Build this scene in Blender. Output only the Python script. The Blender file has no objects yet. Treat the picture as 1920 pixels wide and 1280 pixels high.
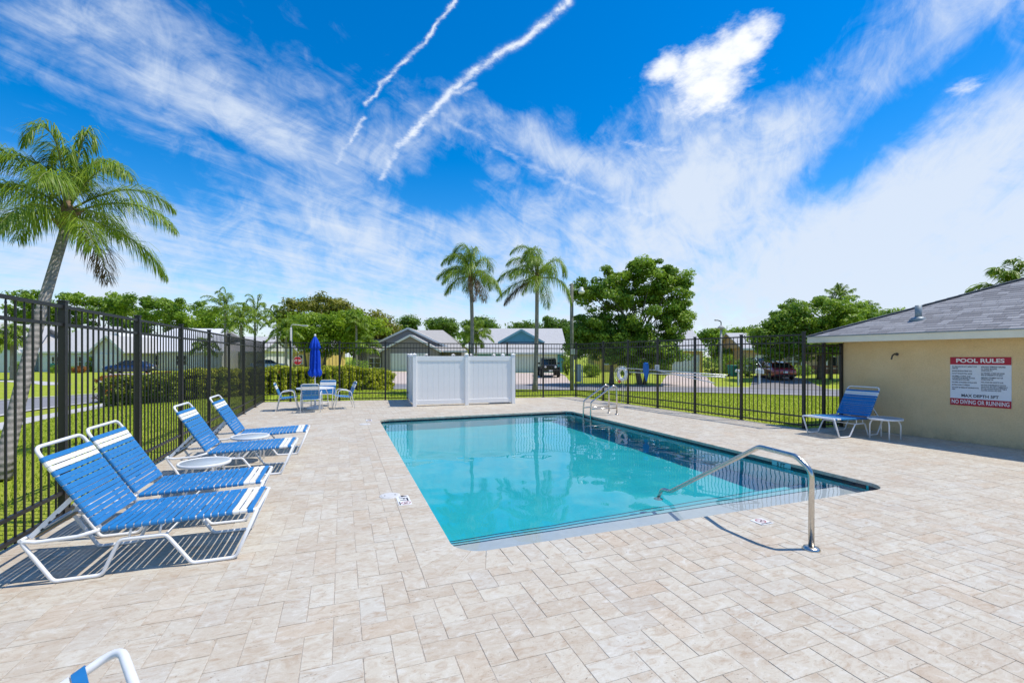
import bpy, bmesh, math, random
import numpy as np
from mathutils import Vector, Matrix

# ---------------------------------------------------------------- camera, world, sun, exposure
SC = bpy.context.scene
COL = SC.collection
F, HZ, H = 853.0, 668.0, 1.72          # focal length (px of the 1920 px frame), horizon row, eye height
TH = math.atan(318 / 853)              # camera turned this far clockwise from +Y (the pool's long axis)
CT, ST = math.cos(TH), math.sin(TH)
cam_d = bpy.data.cameras.new("camera")
cam = bpy.data.objects.new("camera", cam_d)
COL.objects.link(cam)
cam.location = (0, 0, H)
cam.rotation_euler = (math.radians(90), 0, -TH)
cam_d.sensor_width = 36
cam_d.lens = 36 * F / 1920
cam_d.shift_y = 28 / 1920
cam_d.clip_start = 0.05
cam_d.clip_end = 3000
SC.camera = cam
SC.render.resolution_x, SC.render.resolution_y = 1024, 682

SUN_DIR = Vector((0.44, -0.16, 1.0)).normalized()      # towards the sun, from the shadows on the deck
SUN_EL = math.asin(SUN_DIR.z)
SUN_AZ = math.atan2(SUN_DIR.x, SUN_DIR.y)
sun_d = bpy.data.lights.new("sun", 'SUN')
sun_d.energy = 3.3
sun_d.angle = math.radians(0.53)
sun_d.color = (1.0, 0.945, 0.86)
sun = bpy.data.objects.new("sun", sun_d)
COL.objects.link(sun)
sun.rotation_euler = SUN_DIR.to_track_quat('Z', 'Y').to_euler()
sun.location = (20, -5, 40)
sun_d.cycles.is_caustics_light = True

SC.view_settings.view_transform = 'Standard'
SC.view_settings.look = 'None'
SC.view_settings.exposure = 0.44
SC.view_settings.gamma = 1.0
SC.cycles.use_denoising = True
SC.cycles.max_bounces = 8
SC.cycles.diffuse_bounces = 3
SC.cycles.glossy_bounces = 3
SC.cycles.transmission_bounces = 5
SC.cycles.transparent_max_bounces = 12
SC.cycles.sample_clamp_indirect = 6.0
SC.cycles.caustics_refractive = True
SC.cycles.caustics_reflective = False
SC.cycles.blur_glossy = 0.5


def ray(u, v):
    r = (u - 960) / F
    return (CT * r + ST, -ST * r + CT, (HZ - v) / F)


def g(u, v, z=0.0):                    # where the sight line of a photo pixel meets the height z
    d = ray(u, v)
    t = (z - H) / d[2]
    return Vector((d[0] * t, d[1] * t, z))


def at_depth(u, v, t):
    d = ray(u, v)
    return Vector((d[0] * t, d[1] * t, H + d[2] * t))


def at_y(u, v, y):
    d = ray(u, v)
    return at_depth(u, v, y / d[1])


def at_x(u, v, x):
    d = ray(u, v)
    return at_depth(u, v, x / d[0])


def depth_of(p):
    return ST * p[0] + CT * p[1]


# ---- sky: Nishita daylight with cirrus, two condensation trails and one cumulus, all fixed by compass direction and height
def azel(u, v):
    d = Vector(ray(u, v)).normalized()
    return math.atan2(d.x, d.y), math.asin(d.z)


def make_world():
    w = bpy.data.worlds.new("World")
    SC.world = w
    w.use_nodes = True
    nt = w.node_tree
    nt.nodes.clear()
    N = nt.nodes.new
    L = nt.links.new

    def val(x):
        return x

    def m(op, a, b=None, c=None, clamp=False):
        n = N('ShaderNodeMath')
        n.operation = op
        n.use_clamp = clamp
        for i, x in enumerate((a, b, c)):
            if x is None:
                continue
            if isinstance(x, (int, float)):
                n.inputs[i].default_value = x
            else:
                L(x, n.inputs[i])
        return n.outputs[0]

    def mix(f, a, b):
        n = N('ShaderNodeMix')
        n.data_type = 'RGBA'
        for k, x in ((0, f), (6, a), (7, b)):
            if isinstance(x, (int, float)):
                n.inputs[k].default_value = x
            elif isinstance(x, tuple):
                n.inputs[k].default_value = (*x, 1)
            else:
                L(x, n.inputs[k])
        return n.outputs[2]

    def ramp(x, lo, hi):
        n = N('ShaderNodeMapRange')
        n.interpolation_type = 'SMOOTHSTEP'
        L(x, n.inputs[0])
        n.inputs[1].default_value = lo
        n.inputs[2].default_value = hi
        return n.outputs[0]

    sky = N('ShaderNodeTexSky')
    sky.sky_type = 'NISHITA'
    sky.sun_disc = False
    sky.sun_elevation = SUN_EL
    sky.sun_rotation = SUN_AZ
    sky.air_density = 1.0
    sky.dust_density = 0.3
    sky.ozone_density = 2.5
    hs = N('ShaderNodeHueSaturation')
    hs.inputs['Saturation'].default_value = 1.52
    hs.inputs['Hue'].default_value = 0.504
    hs.inputs['Value'].default_value = 1.6
    L(sky.outputs[0], hs.inputs['Color'])

    tc = N('ShaderNodeTexCoord')
    sep = N('ShaderNodeSeparateXYZ')
    L(tc.outputs['Generated'], sep.inputs[0])
    X, Y, Z = sep.outputs
    az = m('ARCTAN2', X, Y)
    el = m('ARCSINE', Z)
    zc = m('MAXIMUM', Z, 0.0)
    zz = m('ADD', zc, 0.10)
    px = m('DIVIDE', X, zz)
    py = m('DIVIDE', Y, zz)
    pv = N('ShaderNodeCombineXYZ')
    L(px, pv.inputs[0])
    L(py, pv.inputs[1])

    def noise(scale, detail, rough, rot=0.0, sx=1.0, sy=1.0, off=0.0, dist=0.0):
        mp = N('ShaderNodeMapping')
        mp.vector_type = 'POINT'
        mp.inputs['Rotation'].default_value = (0, 0, rot)
        mp.inputs['Scale'].default_value = (sx, sy, 1)
        mp.inputs['Location'].default_value = (off, off * 0.7, off * 0.3)
        r = N('ShaderNodeVectorRotate')
        r.rotation_type = 'Z_AXIS'
        r.inputs['Angle'].default_value = rot
        L(pv.outputs[0], r.inputs['Vector'])
        mp.inputs['Rotation'].default_value = (0, 0, 0)
        L(r.outputs[0], mp.inputs[0])
        n = N('ShaderNodeTexNoise')
        n.inputs['Scale'].default_value = scale
        n.inputs['Detail'].default_value = detail
        n.inputs['Roughness'].default_value = rough
        n.inputs['Distortion'].default_value = dist
        L(mp.outputs[0], n.inputs['Vector'])
        return n.outputs['Fac']

    def gauss(u, v, ru, rv, rot, amp):
        """soft patch round a direction; ru, rv its half axes in degrees along and across, rot degrees anticlockwise"""
        a0, e0 = azel(u, v)
        ca, sa = math.cos(math.radians(rot)), math.sin(math.radians(rot))
        ce = math.cos(e0)
        da = m('MULTIPLY', m('SUBTRACT', az, a0), ce)
        de = m('SUBTRACT', el, e0)
        p = m('ADD', m('MULTIPLY', da, ca / math.radians(ru)), m('MULTIPLY', de, sa / math.radians(ru)))
        q = m('ADD', m('MULTIPLY', da, -sa / math.radians(rv)), m('MULTIPLY', de, ca / math.radians(rv)))
        r2 = m('ADD', m('MULTIPLY', p, p), m('MULTIPLY', q, q))
        return m('MULTIPLY', m('POWER', 2.718, m('MULTIPLY', r2, -1.0)), amp)

    dirn = N('ShaderNodeTexNoise')
    dirn.inputs['Scale'].default_value = 4.2
    dirn.inputs['Detail'].default_value = 9
    dirn.inputs['Roughness'].default_value = 0.60
    dirn.inputs['Distortion'].default_value = 0.9
    L(tc.outputs['Generated'], dirn.inputs['Vector'])
    puffs = dirn.outputs['Fac']
    dir2 = N('ShaderNodeTexNoise')
    dir2.inputs['Scale'].default_value = 13.0
    dir2.inputs['Detail'].default_value = 7
    dir2.inputs['Roughness'].default_value = 0.64
    dir2.inputs['Distortion'].default_value = 1.2
    L(tc.outputs['Generated'], dir2.inputs['Vector'])
    tufts = dir2.outputs['Fac']
    streak = noise(0.8, 8, 0.60, rot=-0.45, sx=0.75, sy=1.4, dist=0.8)
    fibres = noise(3.4, 9, 0.68, rot=-0.7, sx=0.45, sy=1.9, off=3.1, dist=0.9)
    # large-scale cover: more towards the horizon, open blue at the heights the photograph shows
    haze = ramp(el, math.radians(30), math.radians(0))
    low = ramp(el, math.radians(9), math.radians(0))
    cover = m('ADD', m('MULTIPLY', haze, 0.24), m('MULTIPLY', low, 0.12))
    patches = [
        (250, 170, 16, 5, -10, 0.09), (470, 175, 12, 4, -12, 0.10), (560, 285, 11, 2.2, -20, 0.24), (700, 250, 12, 5, -10, 0.08),
        (900, 230, 16, 3.0, -25, 0.12), (1060, 290, 15, 1.8, -28, 0.18), (1240, 190, 10, 5, 20, 0.15), (1330, 230, 8, 4, 0, 0.16),
        (1700, 90, 16, 7, 25, 0.14), (1500, 190, 12, 3, 30, 0.12), (1420, 330, 14, 4, 30, 0.10), (1850, 430, 22, 10, 22, 0.34),
        (1350, 420, 20, 6, 0, 0.14), (640, 420, 14, 5, 8, 0.14), (100, 480, 14, 6, 5, 0.08), (1250, 330, 12, 3, -20, 0.10),
        (760, 60, 18, 6, 0, -0.22), (1120, 90, 11, 8, 0, -0.30), (690, 345, 13, 2.2, -8, -0.24),
        (840, 350, 7, 4.0, 20, -0.22), (1640, 265, 14, 2.6, 32, -0.36), (1500, 40, 7, 7, 0, -0.24),
        (60, 230, 10, 4, 0, -0.08), (330, 330, 14, 2.6, -12, -0.16), (1130, 265, 5, 1.6, 0, -0.14),
    ]
    for p in patches:
        cover = m('ADD', cover, gauss(*p))
    body = m('ADD', m('ADD', m('MULTIPLY', streak, 0.30), m('MULTIPLY', tufts, 0.50)), m('ADD', m('MULTIPLY', puffs, 0.80), m('MULTIPLY', fibres, 0.46)))
    dens = ramp(m('ADD', body, cover), 0.95, 1.52)
    dens = m('MULTIPLY', dens, 0.95)

    # condensation trails: chains of straight pieces, frayed by noise
    fr = m('MULTIPLY', m('SUBTRACT', noise(16.0, 6, 0.70, off=1.3), 0.5), 0.024)
    fr2 = m('MULTIPLY', m('SUBTRACT', noise(3.0, 3, 0.5, off=5.3), 0.5), 0.016)
    lump = ramp(noise(20.0, 5, 0.65, off=9.1), 0.33, 0.60)

    def seg(p0, p1, w0, amp):
        (a0, e0), (a1, e1) = azel(*p0), azel(*p1)
        k = math.cos((e0 + e1) / 2)
        dx, dy = (a1 - a0) * k, e1 - e0
        ln = math.hypot(dx, dy)
        ux, uy = dx / ln, dy / ln
        da = m('MULTIPLY', m('SUBTRACT', az, a0), k)
        de = m('SUBTRACT', el, e0)
        al = m('ADD', m('MULTIPLY', da, ux), m('MULTIPLY', de, uy))
        ac = m('ADD', m('MULTIPLY', da, -uy), m('MULTIPLY', de, ux))
        ac = m('ADD', ac, m('ADD', fr, fr2))
        w0 = w0 * 0.56
        over = m('MAXIMUM', m('MAXIMUM', m('MULTIPLY', al, -1.0), m('SUBTRACT', al, ln)), 0.0)
        dd = m('ADD', m('MULTIPLY', ac, ac), m('MULTIPLY', over, over))
        q = m('POWER', 2.718, m('DIVIDE', dd, -w0 * w0))
        return m('MULTIPLY', q, amp)

    trails = None
    for a in [((855, 0), (790, 85), .0050, .75), ((790, 85), (725, 148), .0058, .7), ((725, 148), (685, 195), .0058, .6),
              ((683, 222), (655, 262), .0065, .6), ((655, 262), (630, 305), .0055, .28),
              ((1065, 0), (1000, 62), .0095, .85), ((1000, 62), (905, 125), .0100, .85), ((905, 125), (850, 165), .0095, .85),
              ((890, 158), (840, 178), .0070, .5),
              ((850, 165), (795, 225), .0105, .8), ((795, 225), (745, 275), .0105, .85), ((745, 275), (715, 335), .0090, .5),
              ((830, 215), (1220, 405), .0085, .26)]:
        s = seg(*a)
        trails = s if trails is None else m('MAXIMUM', trails, s)
    trails = m('MULTIPLY', trails, m('ADD', m('MULTIPLY', lump, 0.75), 0.30))

    # cumulus: overlapping rounded heads with a billowing rim
    bil = m('SUBTRACT', noise(11.0, 6, 0.6, off=2.2), 0.5)
    bil2 = m('SUBTRACT', noise(28.0, 4, 0.6, off=4.2), 0.5)
    cum = None
    for p in [(1425, 52, 1.7, 1.6, 0, 1), (1395, 85, 2.6, 2.2, 30, 1), (1355, 115, 3.6, 3.0, 20, 1), (1310, 130, 3.4, 2.8, 20, 1),
              (1330, 165, 4.2, 2.8, 10, 1), (1250, 130, 2.6, 1.7, 20, .9), (1350, 200, 3.4, 2.4, 0, .62), (1290, 190, 4.0, 2.4, 10, .6),
              (1190, 272, 2.6, 1.0, 0, .52), (1250, 280, 1.8, .9, 0, .5), (1815, 163, 1.8, .9, 0, .55)]:
        s = gauss(*p)
        cum = s if cum is None else m('MAXIMUM', cum, s)
    cum = m('ADD', cum, m('ADD', m('MULTIPLY', bil, 0.95), m('MULTIPLY', bil2, 0.55)))
    cum = ramp(cum, 0.30, 0.98)

    white = (8.2, 8.7, 9.4)
    cirrus = (6.4, 7.2, 8.4)
    c = mix(dens, hs.outputs[0], cirrus)
    c = mix(m('MINIMUM', trails, 0.92), c, white)
    c = mix(m('MULTIPLY', cum, 0.97), c, (8.9, 9.1, 9.4))
    bg = N('ShaderNodeBackground')
    bg.inputs['Strength'].default_value = 0.085
    L(c, bg.inputs['Color'])
    out = N('ShaderNodeOutputWorld')
    L(bg.outputs[0], out.inputs[0])
    w.cycles.sampling_method = 'MANUAL'
    w.cycles.sample_map_resolution = 512


make_world()

# ---------------------------------------------------------------- helpers
RND = random.Random(7)


class MB:
    """collects faces for ONE mesh object"""

    def __init__(self):
        self.v, self.f, self.sm = [], [], []

    def add(self, vs, fs, smooth=False):
        o = len(self.v)
        self.v += [tuple(p) for p in vs]
        self.f += [tuple(i + o for i in f) for f in fs]
        self.sm += [smooth] * len(fs)
        return self

    def box(self, c, s, rz=0.0, bev=0.0, mat=None):
        x, y, z = s[0] / 2, s[1] / 2, s[2] / 2
        if bev > 0:
            b = min(bev, x * .9, y * .9, z * .9)
            pts, fs = [], []
            for sz in (-1, 1):
                for (ax, ay) in ((-x + b, -y), (x - b, -y), (x, -y + b), (x, y - b), (x - b, y), (-x + b, y), (-x, y - b), (-x, -y + b)):
                    pts.append((ax, ay, sz * (z - b)))
            for (ax, ay) in ((-x + b, -y + b), (x - b, -y + b), (x - b, y - b), (-x + b, y - b)):
                pts.append((ax, ay, z))
            for (ax, ay) in ((-x + b, -y + b), (x - b, -y + b), (x - b, y - b), (-x + b, y - b)):
                pts.append((ax, ay, -z))
            for i in range(8):
                j = (i + 1) % 8
                fs.append((i, j, 8 + j, 8 + i))
            T = 16
            fs += [(T, T + 1, T + 2, T + 3), (8, 9, T + 1, T), (9, 10, T + 1), (10, 11, T + 2, T + 1), (11, 12, T + 2), (12, 13, T + 3, T + 2),
                   (13, 14, T + 3), (14, 15, T, T + 3), (15, 8, T)]
            B = 20
            fs += [(B + 3, B + 2, B + 1, B), (1, 0, B, B + 1), (2, 1, B + 1), (3, 2, B + 1, B + 2), (4, 3, B + 2), (5, 4, B + 2, B + 3),
                   (6, 5, B + 3), (7, 6, B + 3, B), (0, 7, B)]
        else:
            pts = [(-x, -y, -z), (x, -y, -z), (x, y, -z), (-x, y, -z), (-x, -y, z), (x, -y, z), (x, y, z), (-x, y, z)]
            fs = [(3, 2, 1, 0), (4, 5, 6, 7), (0, 1, 5, 4), (1, 2, 6, 5), (2, 3, 7, 6), (3, 0, 4, 7)]
        M = Matrix.Rotation(rz, 3, 'Z')
        out = []
        for p in pts:
            q = M @ Vector(p)
            if mat is not None:
                q = mat @ Vector(p)
            out.append((q.x + c[0], q.y + c[1], q.z + c[2]))
        return self.add(out, fs)

    def bar(self, a, b, w, h, up=(0, 0, 1)):
        """square bar from a to b"""
        a, b = Vector(a), Vector(b)
        d = b - a
        ln = d.length
        d.normalize()
        up = Vector(up)
        if abs(d.dot(up)) > .99:
            up = Vector((0, 1, 0))
        s = d.cross(up).normalized()
        u = s.cross(d)
        M = Matrix((d, s, u)).transposed()
        return self.box((a + b) / 2, (ln, w, h), mat=M)

    def tube(self, pts, r, n=8, closed=False, caps=True, r1=None):
        pts = [Vector(p) for p in pts]
        m = len(pts)
        rs = r if isinstance(r, (list, tuple)) else [r + ((r1 - r) * i / (m - 1) if r1 is not None else 0) for i in range(m)]
        T = []
        for i in range(m):
            if closed:
                t = pts[(i + 1) % m] - pts[i - 1]
            else:
                t = pts[min(i + 1, m - 1)] - pts[max(i - 1, 0)]
            T.append(t.normalized())
        u = Vector((0, 0, 1))
        if abs(T[0].dot(u)) > .9:
            u = Vector((0, 1, 0))
        u = (u - T[0] * u.dot(T[0])).normalized()
        vs, fs = [], []
        for i in range(m):
            u = u - T[i] * u.dot(T[i])
            u.normalize()
            w = T[i].cross(u)
            for k in range(n):
                a = 2 * math.pi * k / n
                vs.append(pts[i] + (u * math.cos(a) + w * math.sin(a)) * rs[i])
        for i in range(m if closed else m - 1):
            for k in range(n):
                a, b = i * n, ((i + 1) % m) * n
                fs.append((a + k, a + (k + 1) % n, b + (k + 1) % n, b + k))
        self.add(vs, fs, True)
        if caps and not closed:
            o = len(self.v) - len(vs)
            self.f.append(tuple(o + k for k in reversed(range(n))))
            self.f.append(tuple(o + (m - 1) * n + k for k in range(n)))
            self.sm += [False, False]
        return self

    def lathe(self, prof, n=16, c=(0, 0, 0), smooth=True):
        vs, fs = [], []
        for (r, z) in prof:
            for k in range(n):
                a = 2 * math.pi * k / n
                vs.append((c[0] + r * math.cos(a), c[1] + r * math.sin(a), c[2] + z))
        m = len(prof)
        for i in range(m - 1):
            for k in range(n):
                fs.append((i * n + k, i * n + (k + 1) % n, (i + 1) * n + (k + 1) % n, (i + 1) * n + k))
        self.add(vs, fs, smooth)
        o = len(self.v) - len(vs)
        self.f.append(tuple(o + k for k in reversed(range(n))))
        self.f.append(tuple(o + (m - 1) * n + k for k in range(n)))
        self.sm += [False, False]
        return self

    def prism(self, poly, z0, z1):
        n = len(poly)
        vs = [(p[0], p[1], z0) for p in poly] + [(p[0], p[1], z1) for p in poly]
        fs = [tuple(reversed(range(n))), tuple(range(n, 2 * n))]
        fs += [(i, (i + 1) % n, n + (i + 1) % n, n + i) for i in range(n)]
        return self.add(vs, fs)

    def extrude(self, poly, a, b):
        """poly: list of 3D points (planar); swept by the vector from a to b"""
        d = Vector(b) - Vector(a)
        n = len(poly)
        vs = [Vector(p) for p in poly] + [Vector(p) + d for p in poly]
        fs = [tuple(reversed(range(n))), tuple(range(n, 2 * n))]
        fs += [(i, (i + 1) % n, n + (i + 1) % n, n + i) for i in range(n)]
        return self.add(vs, fs)

    def mesh(self, name):
        me = bpy.data.meshes.new(name)
        me.from_pydata([tuple(p) for p in self.v], [], self.f)
        me.polygons.foreach_set('use_smooth', self.sm)
        me.update()
        return me

    def build(self, name, mat, parent=None, loc=None):
        me = self.mesh(name)
        me.materials.append(mat)
        return link(name, me, parent, loc)


def link(name, me, parent=None, loc=None, rz=0.0):
    o = bpy.data.objects.new(name, me)
    COL.objects.link(o)
    if parent is not None:
        o.parent = parent
    if loc is not None:
        o.location = loc
    if rz:
        o.rotation_euler = (0, 0, rz)
    return o


def tag(o, label=None, cat=None, group=None, kind=None):
    if label:
        o['label'] = label
    if cat:
        o['category'] = cat
    if group:
        o['group'] = group
    if kind:
        o['kind'] = kind
    return o


def thing(name, label, cat, loc=(0, 0, 0), rz=0.0, group=None):
    o = bpy.data.objects.new(name, None)
    o.empty_display_size = 0.2
    COL.objects.link(o)
    o.location = loc
    o.rotation_euler = (0, 0, rz)
    return tag(o, label, cat, group)


CHILDREN = {}


def copy_tree(o, parent=None, kids=None):
    """copies a thing, its parts and their sub-parts"""
    c = o.copy()
    COL.objects.link(c)
    c.parent = parent
    for ch in [x for x in bpy.data.objects if x.parent == o] if kids is None else kids:
        copy_tree(ch, c)
    return c


def fillet(pts, r, n=5):
    """round the corners of a 3D polyline"""
    pts = [Vector(p) for p in pts]
    out = [pts[0]]
    for i in range(1, len(pts) - 1):
        p = pts[i]
        a, b = (pts[i - 1] - p), (pts[i + 1] - p)
        la, lb = a.length, b.length
        a.normalize()
        b.normalize()
        ang = a.angle(b)
        if ang > math.pi - .02:
            out.append(p)
            continue
        d = min(r / math.tan(ang / 2), la * .48, lb * .48)
        p0, p1 = p + a * d, p + b * d
        for k in range(n + 1):
            t = k / n
            out.append(p0 * (1 - t) ** 2 + p * 2 * t * (1 - t) + p1 * t * t)
    out.append(pts[-1])
    return out


# ---- materials
MATS = {}


def new_mat(name):
    m = bpy.data.materials.new(name)
    m.use_nodes = True
    nt = m.node_tree
    nt.nodes.clear()
    out = nt.nodes.new('ShaderNodeOutputMaterial')
    return m, nt, out


class NT:
    """short-hand for building node trees"""

    def __init__(self, nt):
        self.nt = nt

    def n(self, t, **kw):
        x = self.nt.nodes.new(t)
        for k, v in kw.items():
            setattr(x, k, v)
        return x

    def l(self, a, b):
        self.nt.links.new(a, b)

    def set(self, sock, x):
        if x is None:
            return
        if isinstance(x, bpy.types.NodeSocket):
            self.l(x, sock)
        elif isinstance(x, tuple) and len(x) == 3 and sock.type == 'RGBA':
            sock.default_value = (*x, 1)
        else:
            sock.default_value = x

    def math(self, op, a, b=None, clamp=False):
        x = self.n('ShaderNodeMath', operation=op, use_clamp=clamp)
        self.set(x.inputs[0], a)
        self.set(x.inputs[1], b)
        return x.outputs[0]

    def mix(self, f, a, b, blend='MIX'):
        x = self.n('ShaderNodeMix', data_type='RGBA', blend_type=blend)
        self.set(x.inputs[0], f)
        self.set(x.inputs[6], a)
        self.set(x.inputs[7], b)
        return x.outputs[2]

    def coord(self, kind='Object'):
        return self.n('ShaderNodeTexCoord').outputs[kind]

    def pos(self):
        return self.n('ShaderNodeNewGeometry').outputs['Position']

    def mapping(self, vec, scale=(1, 1, 1), rot=(0, 0, 0), loc=(0, 0, 0)):
        x = self.n('ShaderNodeMapping')
        self.l(vec, x.inputs[0])
        x.inputs['Scale'].default_value = scale
        x.inputs['Rotation'].default_value = rot
        x.inputs['Location'].default_value = loc
        return x.outputs[0]

    def noise(self, vec, scale, detail=3, rough=.55, dist=0.0):
        x = self.n('ShaderNodeTexNoise')
        if vec is not None:
            self.l(vec, x.inputs['Vector'])
        x.inputs['Scale'].default_value = scale
        x.inputs['Detail'].default_value = detail
        x.inputs['Roughness'].default_value = rough
        x.inputs['Distortion'].default_value = dist
        return x.outputs['Fac']

    def ramp(self, x, lo, hi, a=0.0, b=1.0):
        y = self.n('ShaderNodeMapRange')
        self.l(x, y.inputs[0])
        y.inputs[1].default_value = lo
        y.inputs[2].default_value = hi
        y.inputs[3].default_value = a
        y.inputs[4].default_value = b
        return y.outputs[0]

    def bump(self, h, strength=.3, dist=.01):
        x = self.n('ShaderNodeBump')
        x.inputs['Strength'].default_value = strength
        x.inputs['Distance'].default_value = dist
        self.l(h, x.inputs['Height'])
        return x.outputs[0]

    def bsdf(self, out, color, rough=.6, metal=0.0, spec=.4, normal=None, **kw):
        b = self.n('ShaderNodeBsdfPrincipled')
        self.set(b.inputs['Base Color'], color)
        self.set(b.inputs['Roughness'], rough)
        self.set(b.inputs['Metallic'], metal)
        self.set(b.inputs['Specular IOR Level'], spec)
        if normal is not None:
            self.l(normal, b.inputs['Normal'])
        for k, v in kw.items():
            self.set(b.inputs[k], v)
        self.l(b.outputs[0], out.inputs[0])
        return b


def simple(name, color, rough=.55, metal=0.0, spec=.4, var=.08, scale=9.0, bump=0.0, bscale=60.0, coat=0.0, dirt=None):
    """a plain material with slight mottling so that no face is flat"""
    if name in MATS:
        return MATS[name]
    m, nt, out = new_mat(name)
    k = NT(nt)
    co = k.coord('Object')
    f = k.noise(co, scale, 4, .6)
    f2 = k.ramp(f, .3, .7, 1 - var, 1 + var)
    col = k.mix(1.0, color, f2, 'MULTIPLY')
    if dirt:
        d = k.ramp(k.noise(co, scale * .6, 5, .65), .55, .75)
        col = k.mix(k.math('MULTIPLY', d, dirt[1]), col, dirt[0])
    nrm = k.bump(k.noise(co, bscale, 3), bump, .004) if bump else None
    k.bsdf(out, col, k.ramp(f, .2, .8, rough - .06, rough + .06), metal, spec, nrm, **({'Coat Weight': coat} if coat else {}))
    MATS[name] = m
    return m


def travertine(name, src):
    """src: OBJECT = random number stored on the paver, GEOMETRY = the same stored on faces of a joined mesh"""
    m, nt, out = new_mat(name)
    k = NT(nt)
    a = k.n('ShaderNodeAttribute', attribute_type=src, attribute_name='tint')
    t = a.outputs['Fac']
    sh = k.n('ShaderNodeCombineXYZ')
    k.l(k.math('MULTIPLY', t, 71.0), sh.inputs[0])
    k.l(k.math('MULTIPLY', t, 43.0), sh.inputs[1])
    k.l(k.math('MULTIPLY', t, 17.0), sh.inputs[2])
    va = k.n('ShaderNodeVectorMath', operation='ADD')
    k.l(k.pos(), va.inputs[0])
    k.l(sh.outputs[0], va.inputs[1])
    p = va.outputs[0]
    wn = k.n('ShaderNodeTexWhiteNoise', noise_dimensions='1D')
    k.l(t, wn.inputs['W'])
    r1 = wn.outputs['Value']
    wn2 = k.n('ShaderNodeTexWhiteNoise', noise_dimensions='1D')
    k.l(k.math('ADD', t, 3.7), wn2.inputs['W'])
    r2 = wn2.outputs['Value']
    base = k.mix(k.ramp(r1, 0, 1), (.488, .428, .335), (.552, .508, .412))
    base = k.mix(k.ramp(r2, .86, 1.0, 0, .40), base, (.53, .41, .29))
    base = k.mix(k.ramp(r2, .0, .22, .45, 0), base, (.49, .472, .42))
    cloud = k.noise(k.mapping(p, (1.0, 1.5, 1.0)), 9.0, 7, .68, 1.0)
    wide = k.noise(k.pos(), 1.6, 4, .65)
    base = k.mix(k.ramp(wide, .46, .70, 0, .38), base, (.43, .345, .265))
    base = k.mix(k.ramp(wide, .30, .45, .35, 0), base, (.585, .565, .505))
    base = k.mix(k.ramp(cloud, .50, .70, 0, .85), base, (.40, .305, .215))
    base = k.mix(k.ramp(cloud, .30, .46, .75, 0), base, (.62, .595, .525))
    vein = k.noise(k.mapping(p, (1.0, 4.5, 1.0), (0, 0, .35)), 5.0, 6, .7, 1.6)
    base = k.mix(k.ramp(vein, .56, .68, 0, .65), base, (.36, .25, .165))
    grain = k.noise(p, 130, 3, .6)
    base = k.mix(1.0, base, k.ramp(grain, .2, .8, .93, 1.07), 'MULTIPLY')
    pit = k.noise(k.mapping(p, (1, 1.6, 1)), 48, 3, .55)
    reg = k.ramp(k.noise(p, 5.5, 2), .40, .60)
    pm = k.math('MULTIPLY', k.ramp(pit, .655, .70), reg, True)
    base = k.mix(k.math('MULTIPLY', pm, .8), base, (.16, .115, .08))
    h = k.math('SUBTRACT', k.math('MULTIPLY', grain, .25), pm)
    k.bsdf(out, base, k.ramp(cloud, .3, .7, .62, .8), 0, .3, k.bump(h, .5, .003))
    return m


M_PAVE_O = travertine('travertine_single', 'OBJECT')
M_PAVE_G = travertine('travertine_joined', 'GEOMETRY')
M_JOINT = simple('joint_sand', (.42, .37, .305), .9, var=.3, scale=40, bump=.4)
M_WHITE_METAL = simple('white_powder_coat', (.80, .80, .79), .38, spec=.5, var=.03, scale=20, dirt=((.55, .50, .42), .18))
M_STEEL = simple('brushed_stainless', (.60, .56, .50), .24, 1.0, var=.14, scale=30)
M_BLACK_METAL = simple('black_fence_paint', (.016, .015, .014), .42, spec=.5, var=.2, scale=14)
M_VINYL_BLUE = simple('blue_vinyl', (.016, .185, .46), .42, spec=.5, var=.08, scale=16)
M_VINYL_WHITE = simple('white_vinyl_strap', (.83, .82, .78), .42, spec=.5, var=.04, scale=16)
M_WHITE_PVC = simple('white_pvc', (.87, .85, .81), .42, spec=.45, var=.03, scale=2.5, dirt=((.60, .57, .52), .12))
M_RUBBER = simple('black_rubber', (.02, .02, .02), .7, var=.2)


def grid_mesh(name, xs, ys, zf):
    nx, ny = len(xs), len(ys)
    X, Y = np.meshgrid(xs, ys)
    Z = zf(X, Y)
    v = np.stack([X.ravel(), Y.ravel(), Z.ravel()], 1)
    i = np.arange((ny - 1) * (nx - 1))
    a = (i // (nx - 1)) * nx + i % (nx - 1)
    f = np.stack([a, a + 1, a + nx + 1, a + nx], 1)
    return np_mesh(name, v, f, True)


def np_mesh(name, v, f, smooth=False, tint=None):
    """fast mesh from arrays; f is (n, k)"""
    me = bpy.data.meshes.new(name)
    n, k = f.shape
    me.vertices.add(len(v))
    me.vertices.foreach_set('co', np.ascontiguousarray(v, np.float32).ravel())
    me.loops.add(n * k)
    me.loops.foreach_set('vertex_index', np.ascontiguousarray(f, np.int32).ravel())
    me.polygons.add(n)
    me.polygons.foreach_set('loop_start', np.arange(0, n * k, k, dtype=np.int32))
    if smooth:
        me.polygons.foreach_set('use_smooth', np.ones(n, bool))
    if tint is not None:
        at = me.attributes.new('tint', 'FLOAT', 'FACE')
        at.data.foreach_set('value', np.ascontiguousarray(tint, np.float32))
    me.update(calc_edges=True)
    return me


# ---------------------------------------------------------------- the deck and the pool
PX0, PX1, PY0, PY1 = 0.92, 6.77, 3.85, 12.90          # water's edge
PR = 0.30                                             # corner radius
PW, PLN = 0.165, 0.330                                # paver
LF_X = -2.77                                          # long fence beside the loungers
FAR_A, FAR_B = Vector((-2.77, 19.49)), Vector((9.37, 17.30))
RF_A, RF_B = Vector((9.37, 17.30)), Vector((10.33, 7.75))
BW_A, BW_B = Vector((11.49, 7.58)), Vector((12.60, -3.16))   # pool-house wall, from its far corner


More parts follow.
